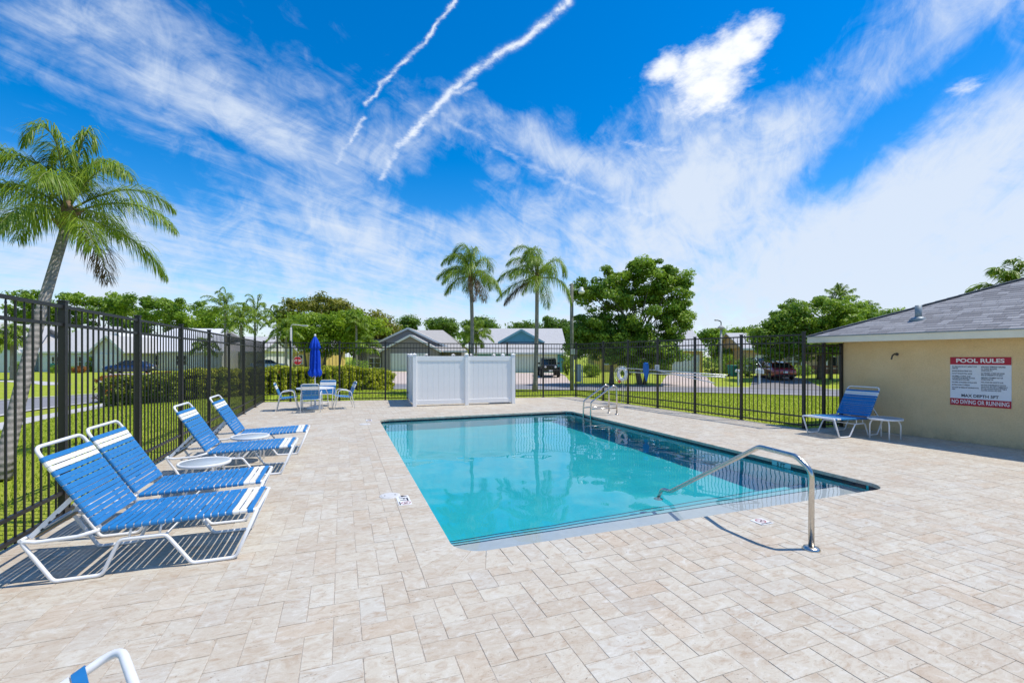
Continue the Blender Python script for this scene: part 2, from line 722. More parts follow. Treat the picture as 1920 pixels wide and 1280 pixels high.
def rounded(x0, x1, y0, y1, r, n=8):
    out = []
    for cx, cy, a0 in ((x1 - r, y0 + r, -90), (x1 - r, y1 - r, 0), (x0 + r, y1 - r, 90), (x0 + r, y0 + r, 180)):
        for i in range(n + 1):
            a = math.radians(a0 + 90 * i / n)
            out.append((cx + r * math.cos(a), cy + r * math.sin(a)))
    return out


LX = LF_X - .06
DECK_NEAR = [(LX, -3.2), (12.54, -3.2), (11.46, 7.62), (10.30, 7.74), (LX, 7.74)]
DECK_FAR = [(LX, 7.74), (10.30, 7.74), (9.33, 17.22), (LX, 19.40)]


def clip_convex(poly, clip):
    def inside(p, a, b):
        return (b[0] - a[0]) * (p[1] - a[1]) - (b[1] - a[1]) * (p[0] - a[0]) >= 0
    out = poly
    n = len(clip)
    for i in range(n):
        a, b = clip[i], clip[(i + 1) % n]
        src, out = out, []
        for j in range(len(src)):
            p, q = src[j - 1], src[j]
            ip, iq = inside(p, a, b), inside(q, a, b)
            if ip != iq:
                d1 = (b[0] - a[0]) * (p[1] - a[1]) - (b[1] - a[1]) * (p[0] - a[0])
                d2 = (b[0] - a[0]) * (q[1] - a[1]) - (b[1] - a[1]) * (q[0] - a[0])
                t = d1 / (d1 - d2)
                out.append((p[0] + (q[0] - p[0]) * t, p[1] + (q[1] - p[1]) * t))
            if iq:
                out.append(q)
        if not out:
            return []
    return out


def area(p):
    return .5 * sum(p[i - 1][0] * p[i][1] - p[i][0] * p[i - 1][1] for i in range(len(p)))


CW = 0.33                                             # coping depth
HOLE = (PX0 - CW, PX1 + CW, PY0 - CW, PY1 + CW)


def minus_hole(x0, x1, y0, y1):
    """rectangles of the paver left outside the coping"""
    hx0, hx1, hy0, hy1 = HOLE
    if x1 <= hx0 or x0 >= hx1 or y1 <= hy0 or y0 >= hy1:
        return [(x0, x1, y0, y1)]
    out = []
    if x0 < hx0:
        out.append((x0, hx0, y0, y1))
    if x1 > hx1:
        out.append((hx1, x1, y0, y1))
    a0, a1 = max(x0, hx0), min(x1, hx1)
    if y0 < hy0:
        out.append((a0, a1, y0, hy0))
    if y1 > hy1:
        out.append((a0, a1, hy1, y1))
    return [c for c in out if c[1] - c[0] > .006 and c[3] - c[2] > .006]


def make_deck():
    base = MB()
    zb = -.0032
    hx0, hx1, hy0, hy1 = PX0 - .10, PX1 + .10, PY0 - .10, PY1 + .10
    # sand bed in four sheets round the basin
    for rect in ([(-9, -9), (30, -9), (30, hy0), (-9, hy0)], [(-9, hy1), (30, hy1), (30, 30), (-9, 30)],
                 [(-9, hy0), (hx0, hy0), (hx0, hy1), (-9, hy1)], [(hx1, hy0), (30, hy0), (30, hy1), (hx1, hy1)]):
        for P in (DECK_NEAR, DECK_FAR):
            c = clip_convex(rect, P)
            if len(c) > 2:
                base.prism(c, zb - .12, zb)
    deck = base.build('pool_deck', M_JOINT)
    tag(deck, kind='structure')
    GAP = .0016
    singles, rest = [], []
    for j in range(-24, 124):
        for n in range(-60, 60):
            for typ in (0, 1):
                cx = (j + 4 * n) if typ == 0 else (j + 3 + 4 * n)
                x0 = cx * PW - 20.02
                y0 = j * PW - .07
                x1, y1 = (x0 + PLN, y0 + PW) if typ == 0 else (x0 + PW, y0 + PLN)
                if x1 < LF_X - .1 or x0 > 12.6 or y1 < -3.2 or y0 > 19.5:
                    continue
                for r in minus_hole(x0, x1, y0, y1):
                  full = r == (x0, x1, y0, y1)
                  q = (r[0] + GAP, r[1] - GAP, r[2] + GAP, r[3] - GAP)
                  poly = [(q[0], q[2]), (q[1], q[2]), (q[1], q[3]), (q[0], q[3])]
                  c = poly
                  if x0 < LX or x1 > 9.2 or y0 < -3.2 or y1 > 17.1:
                      c = clip_convex(poly, DECK_NEAR if (y0 + y1) / 2 < 7.74 else DECK_FAR)
                  if len(c) < 3 or abs(area(c)) < .00012:
                      continue
                  full = full and abs(abs(area(c)) - abs(area(poly))) < 1e-7
                  mid = (sum(p[0] for p in c) / len(c), sum(p[1] for p in c) / len(c))
                  dep = depth_of(mid)
                  lat = CT * mid[0] - ST * mid[1]
                  seen = dep > 1.9 and abs(lat / dep) < 1.16 and H / dep < .74
                  (singles if (full and seen) else rest).append((dep, typ, mid, c, math.hypot(*mid)))
    singles.sort(key=lambda s: s[4])
    rest += singles[300:]
    singles = singles[:300]
    me = MB().box((0, 0, -.015), (PLN - 2 * GAP, PW - 2 * GAP, .030), bev=.0016).mesh('paver')
    me.materials.append(M_PAVE_O)
    rr = random.Random(3)
    for s in singles:
        o = link('paver', me, deck, (s[2][0], s[2][1], rr.uniform(-.0012, .0012)), math.pi / 2 if s[1] else 0)
        o.rotation_euler = (rr.uniform(-.0025, .0025), rr.uniform(-.0025, .0025), o.rotation_euler.z)
        o.scale = (rr.uniform(.988, 1.0), rr.uniform(.980, 1.0), 1)
        o['tint'] = rr.random()
    mb = MB()
    tint = []
    for s in rest:
        n0 = len(mb.f)
        dz = rr.uniform(-.0012, .0012)
        mb.prism(s[3] if area(s[3]) > 0 else s[3][::-1], -.03, dz)
        tint += [rr.random()] * (len(mb.f) - n0)
    o = mb.build('pavers', M_PAVE_G, deck)
    at = o.data.attributes.new('tint', 'FLOAT', 'FACE')
    at.data.foreach_set('value', tint)
    tag(o, kind='stuff')
    # coping: soldier course with wedge stones at the corners
    cr = random.Random(5)

    def stone(poly):
        if area(poly) < 0:
            poly = poly[::-1]
        cx, cy = sum(p[0] for p in poly) / len(poly), sum(p[1] for p in poly) / len(poly)
        b = MB()
        pts = []
        for p in poly:
            d = Vector((cx - p[0], cy - p[1]))
            d.normalize()
            pts.append((p[0] + d.x * .003, p[1] + d.y * .003))
        ins = []
        for p in pts:
            d = Vector((cx - p[0], cy - p[1]))
            d.normalize()
            ins.append((p[0] + d.x * .006, p[1] + d.y * .006))
        n = len(pts)
        z = cr.uniform(.0, .002)
        vs = [(p[0] - cx, p[1] - cy, -.05) for p in pts] + [(p[0] - cx, p[1] - cy, z - .005) for p in pts] + [(p[0] - cx, p[1] - cy, z) for p in ins]
        fs = [tuple(reversed(range(n))), tuple(range(2 * n, 3 * n))]
        for k in range(2):
            fs += [(k * n + i, k * n + (i + 1) % n, (k + 1) * n + (i + 1) % n, (k + 1) * n + i) for i in range(n)]
        b.add(vs, fs)
        o = b.build('coping_stone', M_PAVE_O, deck, (cx, cy, 0))
        o['tint'] = cr.random()

    ov = .018
    X0, X1, Y0, Y1 = PX0 + ov, PX1 - ov, PY0 + ov, PY1 - ov
    A = PR + .10
    def run(a, b, fn):
        n = max(1, round((b - a) / PW))
        w = (b - a) / n
        for i in range(n):
            fn(a + i * w, a + (i + 1) * w)
    run(PX0 + A, PX1 - A, lambda a, b: stone([(a, HOLE[2]), (b, HOLE[2]), (b, Y0), (a, Y0)]))
    run(PX0 + A, PX1 - A, lambda a, b: stone([(a, Y1), (b, Y1), (b, HOLE[3]), (a, HOLE[3])]))
    run(PY0 + A, PY1 - A, lambda a, b: stone([(HOLE[0], a), (X0, a), (X0, b), (HOLE[0], b)]))
    run(PY0 + A, PY1 - A, lambda a, b: stone([(X1, a), (HOLE[1], a), (HOLE[1], b), (X1, b)]))
    for sx, sy, cx, cy in ((-1, -1, PX0 + A, PY0 + A), (1, -1, PX1 - A, PY0 + A), (-1, 1, PX0 + A, PY1 - A), (1, 1, PX1 - A, PY1 - A)):
        ri, ro = A - ov, A + CW
        def inner(t):
            # quarter outline: straight, arc of radius PR, straight
            a = math.radians(90 * t)
            x, y = math.sin(a), math.cos(a)
            d = A - PR
            # ray from corner centre to rounded square of half width ri
            lo, hi = 0, 2 * ri
            for _ in range(30):
                mm = (lo + hi) / 2
                px_, py_ = x * mm, y * mm
                qx, qy = max(px_ - d, 0), max(py_ - d, 0)
                ins = px_ <= ri and py_ <= ri and math.hypot(qx, qy) <= ri - d
                lo, hi = (mm, hi) if ins else (lo, mm)
            return x * lo, y * lo
        def outer(t):
            a = math.radians(90 * t)
            x, y = math.sin(a), math.cos(a)
            s = ro / max(x, y)
            return x * s, y * s
        nst = 5
        for i in range(nst):
            t0, t1 = i / nst, (i + 1) / nst
            tm = (t0 + t1) / 2
            po = [outer(t0), outer(t1)]
            if t0 < .5 < t1:
                po = [outer(t0), (ro, ro), outer(t1)]
            pi_ = [inner(t1), inner(tm), inner(t0)]
            poly = [(cx + sx * p[0], cy + sy * p[1]) for p in po + pi_]
            stone(poly)
    return deck


DECK = make_deck()

# ---- pool basin, steps, tiles and water
WL = -0.082


def tinted_plaster():
    m, nt, out = new_mat('plaster_water_tint')  # water's absorption of light painted into the turquoise; the water itself is clear
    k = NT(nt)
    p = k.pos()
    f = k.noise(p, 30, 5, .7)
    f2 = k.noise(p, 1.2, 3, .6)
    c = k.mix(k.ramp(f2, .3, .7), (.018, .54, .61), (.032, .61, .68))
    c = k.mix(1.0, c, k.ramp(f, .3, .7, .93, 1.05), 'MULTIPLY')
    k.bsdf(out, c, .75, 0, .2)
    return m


def make_pool():
    M_PL = tinted_plaster()
    out = rounded(PX0 - .004, PX1 + .004, PY0 - .004, PY1 + .004, PR, 10)
    n = len(out)
    b = MB()
    vs = [(x, y, -.035) for x, y in out] + [(x, y, -1.30 - .30 * max(0, min(1, (y - 5.2) / 5))) for x, y in out]
    fs = [(i, n + i, n + (i + 1) % n, (i + 1) % n) for i in range(n)]
    b.add(vs, fs, False)
    b.f.append(tuple(range(n, 2 * n)))
    b.sm.append(False)
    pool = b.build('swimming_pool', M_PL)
    tag(pool, 'rectangular in-ground swimming pool with rounded corners and turquoise water', 'swimming pool')
    pool.cycles.is_caustics_receiver = True
    # bond beam behind the wall top (so nothing shows between the coping and the wall)
    step_mats = [simple('step_water_tint_top', (.58, .66, .67), .8, var=.05, scale=12), simple('step_water_tint_mid', (.30, .62, .66), .8, var=.05, scale=12),
                 simple('step_water_tint_low', (.10, .58, .66), .8, var=.05, scale=12)]  # light lost with depth painted into the steps: grey on top, turquoise lower
    M_TRIM = simple('navy_trim_tile', (.03, .06, .10), .25, spec=.5, var=.2, scale=20)
    y = PY0
    ends = (4.52, 4.83, 5.14)
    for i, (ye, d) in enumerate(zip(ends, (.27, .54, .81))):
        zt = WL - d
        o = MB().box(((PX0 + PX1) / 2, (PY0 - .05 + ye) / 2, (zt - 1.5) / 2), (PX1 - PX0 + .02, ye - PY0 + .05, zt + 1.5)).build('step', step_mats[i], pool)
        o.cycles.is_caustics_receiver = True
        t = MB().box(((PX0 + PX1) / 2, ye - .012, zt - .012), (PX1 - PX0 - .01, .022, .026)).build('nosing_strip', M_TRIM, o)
        t.cycles.is_caustics_receiver = True
    # waterline tiles, one by one
    M_TILE = simple('waterline_tile', (.008, .016, .036), .22, spec=.4, var=.35, scale=8)
    tw = .150
    me_x = MB().box((0, 0, 0), (tw - .004, .010, .146), bev=.002).mesh('waterline_tile')
    me_x.materials.append(M_TILE)
    grout = simple('tile_grout', (.30, .31, .32), .8)
    for (a, bq, fx, rz) in ((PX0 + PR, PX1 - PR, lambda s: (s, PY1 - .002), 0), (PX0 + PR, PX1 - PR, lambda s: (s, PY0 + .002), 0),
                            (PY0 + PR, PY1 - PR, lambda s: (PX1 - .002, s), math.pi / 2), (PY0 + PR, PY1 - PR, lambda s: (PX0 + .002, s), math.pi / 2)):
        nn = int((bq - a) / tw)
        off = ((bq - a) - nn * tw) / 2
        for i in range(nn):
            x, yv = fx(a + off + (i + .5) * tw)
            o = link('waterline_tile', me_x, pool, (x, yv, -.125), rz)
            o.cycles.is_caustics_receiver = True
    for cx, cy, a0 in ((PX1 - PR, PY0 + PR, -90), (PX1 - PR, PY1 - PR, 0), (PX0 + PR, PY1 - PR, 90), (PX0 + PR, PY0 + PR, 180)):
        for i in range(3):
            a = math.radians(a0 + 15 + 30 * i)
            o = link('waterline_tile', me_x, pool, (cx + (PR - .004) * math.cos(a), cy + (PR - .004) * math.sin(a), -.125), a + math.pi / 2)
            o.cycles.is_caustics_receiver = True
    # main drain, return fittings, light
    dr = MB().lathe([(.12, 0), (.12, .02), (.10, .03)], 20).build('drain_cover', simple('drain_plastic', (.6, .62, .62), .5), pool, (3.8, 9.0, -1.60))
    return pool


POOL = make_pool()


def make_water():
    rs = np.random.RandomState(4)
    ws = []
    for i in range(26):
        wl = rs.uniform(.22, 1.1)
        a = rs.uniform(0, 2 * math.pi)
        ws.append((2 * math.pi / wl * math.cos(a), 2 * math.pi / wl * math.sin(a), rs.uniform(0, 6.28), 0.00027 * wl ** 1.15))

    def zf(X, Y):
        Z = np.zeros_like(X) + WL
        for kx, ky, ph, am in ws:
            Z += am * np.sin(kx * X + ky * Y + ph)
        return Z
    xs = np.linspace(PX0 - .05, PX1 + .05, 190)
    ys = np.linspace(PY0 - .05, PY1 + .05, 290)
    me = grid_mesh('pool_water', xs, ys, zf)
    # close the body of water: skirt and bottom
    bm = bmesh.new()
    bm.from_mesh(me)
    edges = [e for e in bm.edges if e.is_boundary]
    r = bmesh.ops.extrude_edge_only(bm, edges=edges)
    vs = [x for x in r['geom'] if isinstance(x, bmesh.types.BMVert)]
    for v in vs:
        v.co.z = -1.9
    ne = [e for e in bm.edges if e.is_boundary]
    bmesh.ops.contextual_create(bm, geom=ne)
    bmesh.ops.recalc_face_normals(bm, faces=bm.faces)
    for f in bm.faces:
        f.smooth = abs(f.normal.z) > .7 and len(f.verts) == 4
    bm.to_mesh(me)
    bm.free()
    m, nt, out = new_mat('pool_water')
    k = NT(nt)
    gl = k.n('ShaderNodeBsdfGlass')
    gl.inputs['IOR'].default_value = 1.333
    gl.inputs['Roughness'].default_value = 0.0
    gl.inputs['Color'].default_value = (1, 1, 1, 1)
    k.l(gl.outputs[0], out.inputs[0])
    me.materials.append(m)
    o = link('water', me)
    tag(o, kind='structure')
    o.cycles.is_caustics_caster = True
    return o


WATER = make_water()

# ---------------------------------------------------------------- ground, road, paths
FAR_A = Vector((-2.77, 19.30))
# the road that bends round the pool property, by its near edge and far edge as seen over the lawn (road level -0.5)
ROAD_Z = -0.50
near_px = [(-260, 836), (-110, 793), (0, 772), (95, 758), (190, 747), (330, 738), (500, 732), (620, 729.5), (730, 728), (870, 727.8), (1000, 729), (1150, 731.5),
           (1300, 735), (1440, 738.5), (1580, 742), (1800, 749), (2100, 760)]
NEAR = [g(u, v, ROAD_Z).to_2d() for u, v in near_px]


def resample(P, step):
    out = [P[0]]
    for a, b in zip(P, P[1:]):
        n = max(1, int((b - a).length / step))
        out += [a + (b - a) * (i / n) for i in range(1, n + 1)]
    return out


def smooth(P, it=3):
    for _ in range(it):
        P = [P[0]] + [(P[i - 1] + P[i] * 2 + P[i + 1]) / 4 for i in range(1, len(P) - 1)] + [P[-1]]
    return P


NEAR = smooth(resample(smooth(NEAR, 2), 1.5), 8)
RW = 5.6


def offset(P, d):
    out = []
    for i in range(len(P)):
        t = (P[min(i + 1, len(P) - 1)] - P[max(i - 1, 0)]).normalized()
        out.append(P[i] + Vector((-t.y, t.x)) * d)
    return out


CENTRE = offset(NEAR, RW / 2)
CEN = np.array([[p.x, p.y] for p in CENTRE])


def road_dist(X, Y):
    """signed distance to the road's centre line (+ beyond it)"""
    sh = X.shape
    P = np.stack([X.ravel(), Y.ravel()], 1)
    A, B = CEN[:-1], CEN[1:]
    best = np.full(len(P), 1e9)
    sgn = np.ones(len(P))
    for a, b in zip(A[::2], np.vstack([B[1::2], B[-1:]])[:len(A[::2])]):
        d = b - a
        L2 = d @ d
        if L2 < 1e-9:
            continue
        t = np.clip(((P - a) @ d) / L2, 0, 1)
        q = a + t[:, None] * d
        r = P - q
        dd = np.hypot(r[:, 0], r[:, 1])
        s = np.sign(d[0] * r[:, 1] - d[1] * r[:, 0])
        m = dd < best
        best[m] = dd[m]
        sgn[m] = s[m]
    return (best * sgn).reshape(sh)


def sstep(a, b, x):
    t = np.clip((x - a) / (b - a), 0, 1)
    return t * t * (3 - 2 * t)


def ground_z(X, Y):
    d = road_dist(X, Y)
    inner = ROAD_Z + .46 * sstep(RW / 2 + .3, 11, -d)
    outer = ROAD_Z + .35 * sstep(RW / 2 + .3, 12, d)
    return np.where(d < 0, inner, outer)


def gz(x, y):
    return float(ground_z(np.array([x]), np.array([y]))[0])


def gp(u, v, tries=6):
    """point of the lawn or street seen at a photo pixel"""
    z = -.2
    for _ in range(tries):
        p = g(u, v, z)
        z = gz(p.x, p.y)
    return Vector((p.x, p.y, z))


def grass_mat():
    m, nt, out = new_mat('lawn')
    k = NT(nt)
    p = k.pos()
    big = k.noise(p, .35, 4, .6)
    mid = k.noise(p, 2.6, 5, .65)
    fine = k.noise(k.mapping(p, (1, 1, .3)), 38, 4, .7)
    c = k.mix(k.ramp(mid, .35, .68), (.265, .345, .022), (.390, .430, .045))
    c = k.mix(k.ramp(big, .52, .72, 0, .5), c, (.43, .40, .085))
    c = k.mix(k.ramp(fine, .56, .72, 0, .65), c, (.140, .205, .016))
    c = k.mix(k.ramp(fine, .30, .42, .5, 0), c, (.48, .51, .10))
    k.bsdf(out, c, .85, 0, .15, k.bump(k.math('ADD', fine, k.math('MULTIPLY', mid, .4)), .8, .03))
    return m


M_GRASS = grass_mat()


def conc_mat(name, a, b, scale=3.0, speck=.12):
    m, nt, out = new_mat(name)
    k = NT(nt)
    p = k.pos()
    f = k.noise(p, scale, 5, .65)
    gr = k.noise(p, 55, 3, .6)
    c = k.mix(k.ramp(f, .3, .7), a, b)
    c = k.mix(1.0, c, k.ramp(gr, .25, .75, 1 - speck, 1 + speck), 'MULTIPLY')
    st = k.ramp(k.noise(k.mapping(p, (1, .25, 1)), 1.3, 4, .7), .60, .75)
    c = k.mix(k.math('MULTIPLY', st, .35), c, tuple(x * .55 for x in a))
    k.bsdf(out, c, .85, 0, .25, k.bump(gr, .25, .004))
    return m


M_ROAD = conc_mat('asphalt_worn', (.215, .210, .215), (.27, .265, .27), .8, .16)
M_CONC = conc_mat('concrete_path', (.46, .44, .41), (.56, .53, .50))
M_DRIVE = conc_mat('driveway_pavers', (.50, .40, .34), (.60, .50, .43), 2.0)
M_DRIVE_DARK = conc_mat('driveway_grey', (.20, .19, .185), (.27, .25, .24), 1.5)


def make_ground():
    def axis(lo, hi, c0, c1, fine, n_out):
        inner = np.arange(c0, c1 + fine, fine)
        left = c0 - (np.geomspace(1, 1 + (c0 - lo), n_out)[1:] - 1)
        right = c1 + fine + (np.geomspace(1, 1 + (hi - c1), n_out)[1:] - 1)
        return np.concatenate([left[::-1], inner, right])
    xs = axis(-900, 900, -45, 60, .75, 22)
    ys = axis(-400, 1500, -6, 90, .75, 22)

    def zf(X, Y):
        Z = ground_z(X, Y)
        # the deck and pool are cut out below: sink the sheet under them
        ins = (X > LF_X + .25) & (Y < 19.1 - (X + 2.77) * .165) & (Y > -3.0) & (X < 10.2 + np.clip((7.6 - Y) * 5, 0, 1.4))
        Z = np.where(ins, -2.4, Z)
        # never above the deck's edge
        return np.minimum(Z, -.035 + 0 * Z)
    me = grid_mesh('ground', xs, ys, zf)
    me.materials.append(M_GRASS)
    tag(link('ground', me), kind='structure')
    # skirt of soil that keeps the lawn up to the deck's edge
    for nm, a, b in (('lawn_edge', (LF_X - .9, -4), (LF_X - .03, 19.45)),):
        pass


make_ground()


def ribbon(name, left, right, mat, dz, zfun=None, kind='structure'):
    vs, fs = [], []
    n = len(left)
    for i in range(n):
        for p in (left[i], right[i]):
            z = (zfun(p.x, p.y) if zfun else gz(p.x, p.y)) + dz
            vs.append((p.x, p.y, z))
    for i in range(n - 1):
        fs.append((2 * i, 2 * i + 1, 2 * i + 3, 2 * i + 2))
    b = MB().add(vs, fs, True)
    o = b.build(name, mat)
    tag(o, kind=kind)
    return o


# lawn strips right behind the fences at deck level (the fine grid above is sunk under the deck)
def lawn_apron():
    b = MB()
    A = [(LF_X - .07, -4.0), (LF_X - .07, 19.42), (9.40, 17.42), (10.36, 7.80), (11.5, 7.68), (11.9, 9.5)]
    O = [(LF_X - 1.6, -4.0), (LF_X - 1.6, 20.9), (10.9, 18.9), (11.95, 9.4), (13.2, 9.3), (13.2, 9.5)]
    n = 14
    vs, fs = [], []
    segs = []
    for i in range(len(A) - 1):
        for k in range(n):
            segs.append((Vector(A[i]).lerp(Vector(A[i + 1]), k / n), Vector(O[i]).lerp(Vector(O[i + 1]), k / n)))
    segs.append((Vector(A[-1]), Vector(O[-1])))
    for a, o in segs:
        vs.append((a.x, a.y, -.028))
        m = a.lerp(o, .5)
        vs.append((m.x, m.y, min(-.03, gz(m.x, m.y) + .006)))
        vs.append((o.x, o.y, min(-.034, gz(o.x, o.y) - .02)))
    for i in range(len(segs) - 1):
        for k in (0, 1):
            fs.append((3 * i + k, 3 * i + k + 3, 3 * i + k + 4, 3 * i + k + 1))
    o = MB().add(vs, fs, True).build('lawn', M_GRASS)
    tag(o, kind='structure')


lawn_apron()

FAR_EDGE = offset(NEAR, RW)
ribbon('road', FAR_EDGE, NEAR, M_ROAD, .0, lambda x, y: ROAD_Z + .012)
ribbon('kerb', offset(NEAR, 0.02), offset(NEAR, -.28), M_CONC, 0, lambda x, y: ROAD_Z + .045)
ribbon('kerb', offset(NEAR, RW + .28), offset(NEAR, RW - .02), M_CONC, 0, lambda x, y: ROAD_Z + .045)
# footpath on the lawn beside the road, on the side where the palm stands
sw = smooth(resample([gp(u, v).to_2d() for u, v in ((-200, 850), (0, 797), (75, 783), (130, 773), (170, 766), (205, 760), (235, 751))], 1.0), 4)
ribbon('footpath', offset(sw, .6), offset(sw, -.6), M_CONC, .016)
# far-side footpath by the neighbours' lawns
sw2 = smooth(resample([gp(u, v).to_2d() for u, v in ((-150, 716), (0, 713), (60, 716), (110, 722))], 1.5), 4)
ribbon('footpath', offset(sw2, .7), offset(sw2, -.7), M_CONC, .016)


def driveway(name, px, mat):
    """four photo pixels: house side a, b and street side c, d"""
    P = [gp(u, v) for u, v in px]
    n = 8
    left = [P[0].to_2d().lerp(P[3].to_2d(), i / n) for i in range(n + 1)]
    right = [P[1].to_2d().lerp(P[2].to_2d(), i / n) for i in range(n + 1)]
    return ribbon(name, left, right, mat, .022)


driveway('driveway', ((735, 696.5), (800, 696.5), (860, 720.5), (694, 720.5)), M_DRIVE)
driveway('driveway', ((955, 699), (1050, 699), (1075, 721.5), (935, 721)), M_DRIVE)
driveway('driveway', ((1258, 699), (1312, 700), (1345, 727), (1235, 724.5)), M_DRIVE)
driveway('driveway', ((1418, 702), (1472, 703), (1560, 732), (1405, 728)), M_DRIVE_DARK)
driveway('driveway', ((205, 700.5), (290, 699), (320, 716), (180, 722)), M_CONC)


# ---- grass blades over the nearer lawn
def grass_blades():
    rs = np.random.RandomState(11)
    zones = [(-9.5, LF_X - .10, 4.2, 24.0, 52000, 1.6), (-2.6, 9.6, 17.6, 24.5, 22000, 1.0), (9.5, 20.5, 8.2, 22.0, 46000, 1.2)]
    V, Fc, T = [], [], []
    o = 0
    for x0, x1, y0, y1, n, bias in zones:
        X = rs.uniform(x0, x1, n)
        Y = y0 + (y1 - y0) * rs.rand(n) ** bias
        # keep outside the deck
        keep = np.ones(n, bool)
        keep &= ~((X > LF_X - .08) & (Y < 19.42 - (X + 2.77) * .165) & (X < 9.4 + (17.3 - Y) * .1005 + .06) & (Y > 7.75))
        keep &= ~((Y < 7.85) & (X > LF_X - .08))
        d = road_dist(X, Y)
        keep &= d < -(RW / 2 + .35)
        X, Y = X[keep], Y[keep]
        n = len(X)
        Z = np.minimum(ground_z(X, Y), -.03)
        near = (X > LF_X - .8)
        a = rs.rand(n) * 6.283
        h = rs.uniform(.022, .06, n)
        w = rs.uniform(.004, .008, n) * (1 + .05 * np.hypot(X, Y))
        lean = rs.uniform(.2, 1.1, n) * h
        b = a + rs.uniform(-.8, .8, n) + 1.57
        p0 = np.stack([X - np.cos(a) * w, Y - np.sin(a) * w, Z], 1)
        p1 = np.stack([X + np.cos(a) * w, Y + np.sin(a) * w, Z], 1)
        p2 = np.stack([X + np.cos(b) * lean, Y + np.sin(b) * lean, Z + h], 1)
        v = np.stack([p0, p1, p2], 1).reshape(-1, 3)
        V.append(v)
        Fc.append(np.arange(3 * n).reshape(-1, 3) + o)
        T.append(rs.rand(n))
        o += 3 * n
    me = np_mesh('grass', np.concatenate(V), np.concatenate(Fc), False, np.concatenate(T))
    m, nt, out = new_mat('grass_blade')
    k = NT(nt)
    t = k.n('ShaderNodeAttribute', attribute_type='GEOMETRY', attribute_name='tint').outputs['Fac']
    c = k.mix(t, (.220, .330, .022), (.46, .52, .06))
    df = k.n('ShaderNodeBsdfDiffuse')
    tr = k.n('ShaderNodeBsdfTranslucent')
    k.l(c, df.inputs[0])
    k.l(c, tr.inputs[0])
    mx = k.n('ShaderNodeMixShader')
    mx.inputs[0].default_value = .4
    k.l(df.outputs[0], mx.inputs[1])
    k.l(tr.outputs[0], mx.inputs[2])
    k.l(mx.outputs[0], out.inputs[0])
    me.materials.append(m)
    tag(link('grass', me), 'short bright green lawn grass outside the fences', 'grass', kind='stuff')


grass_blades()

# ---------------------------------------------------------------- fences
FH = 2.26
PK = .0150


def picket_mesh(spear):
    b = MB()
    if spear:
        top = FH - .105
        b.box((0, 0, (top + .03) / 2), (PK, PK, top - .03))
        b.lathe([(PK * .62, top), (PK * .62, top + .012), (PK * .36, top + .02), (PK * .66, top + .034), (PK * .55, top + .05), (.001, top + .095)], 6)
    else:
        top = FH - .012
        b.box((0, 0, (top + .03) / 2), (PK, PK, top - .03))
    me = b.mesh('picket')
    me.materials.append(M_BLACK_METAL)
    return me


ME_TALL, ME_SPEAR = picket_mesh(False), picket_mesh(True)


def post_mesh(h):
    b = MB()
    b.box((0, 0, (h + .0) / 2), (.060, .060, h))
    b.box((0, 0, h + .009), (.078, .078, .018), bev=.004)
    b.box((0, 0, .004), (.13, .13, .010))
    me = b.mesh('post')
    me.materials.append(M_BLACK_METAL)
    return me


ME_POST = post_mesh(FH + .035)


def line_at_u(A, B, u):
    """where the sight line in column u crosses the ground line AB"""
    r = (u - 960) / F
    d = Vector((CT * r + ST, -ST * r + CT))
    e = B - A
    den = d.x * (-e.y) + e.x * d.y
    s = (A.x * d.y - A.y * d.x) / (e.y * d.x - e.x * d.y)
    return A + e * s


def fence_run(label, posts, h_scale=1.0, first=True, last=True, npk=None):
    A = posts[0]
    d = (posts[-1] - A).normalized()
    rz = math.atan2(d.y, d.x)
    root = thing('metal_fence', label, 'fence', (A.x, A.y, 0), rz, 'black metal fence runs round the pool deck')
    S = [(p - A).length for p in posts]
    for i, s in enumerate(S):
        if (i == 0 and not first) or (i == len(S) - 1 and not last):
            continue
        o = link('post', ME_POST, root, (s, 0, 0))
        o.scale = (1, 1, h_scale)
    for a, b in zip(S, S[1:]):
        for z, hh in ((FH * h_scale - .018, .036), (FH * h_scale - .205, .034), (.285, .034), (.075, .034)):
            MB().box(((a + b) / 2, 0, z), (b - a - .064, .034, hh)).build('rail', M_BLACK_METAL, root)
        n = npk or max(3, round((b - a) / .1225) - 1)
        for k in range(n):
            o = link('picket', ME_TALL if k % 2 == 0 else ME_SPEAR, root, (a + (b - a) * (k + 1) / (n + 1), 0, 0))
            o.scale = (1, 1, h_scale)
    return root


step = (19.30 - 6.17) / 7
LPOSTS = [Vector((LF_X, 6.17 + step * i)) for i in range(-2, 8)]
fence_run('long black metal picket fence behind the row of blue loungers', LPOSTS)
FPOSTS = [FAR_A] + [line_at_u(FAR_A, FAR_B, u) for u in (544.6, 636.5, 722.6, 804, 880, 951, 1018.5)] + [FAR_B]
fence_run('black metal picket fence behind the patio table and white screen', FPOSTS, first=False)
RPOSTS = [FAR_B] + [line_at_u(RF_A, RF_B, u) for u in (1131, 1177.5, 1233, 1303, 1390)] + [RF_B]
fence_run('black metal picket fence carrying the ring buoy and rescue poles', RPOSTS, first=False)
fence_run('short black metal fence return reaching under the eave of the pool house', [RF_B, Vector((10.93, 7.69)), Vector((11.47, 7.64))], h_scale=.885, first=False)

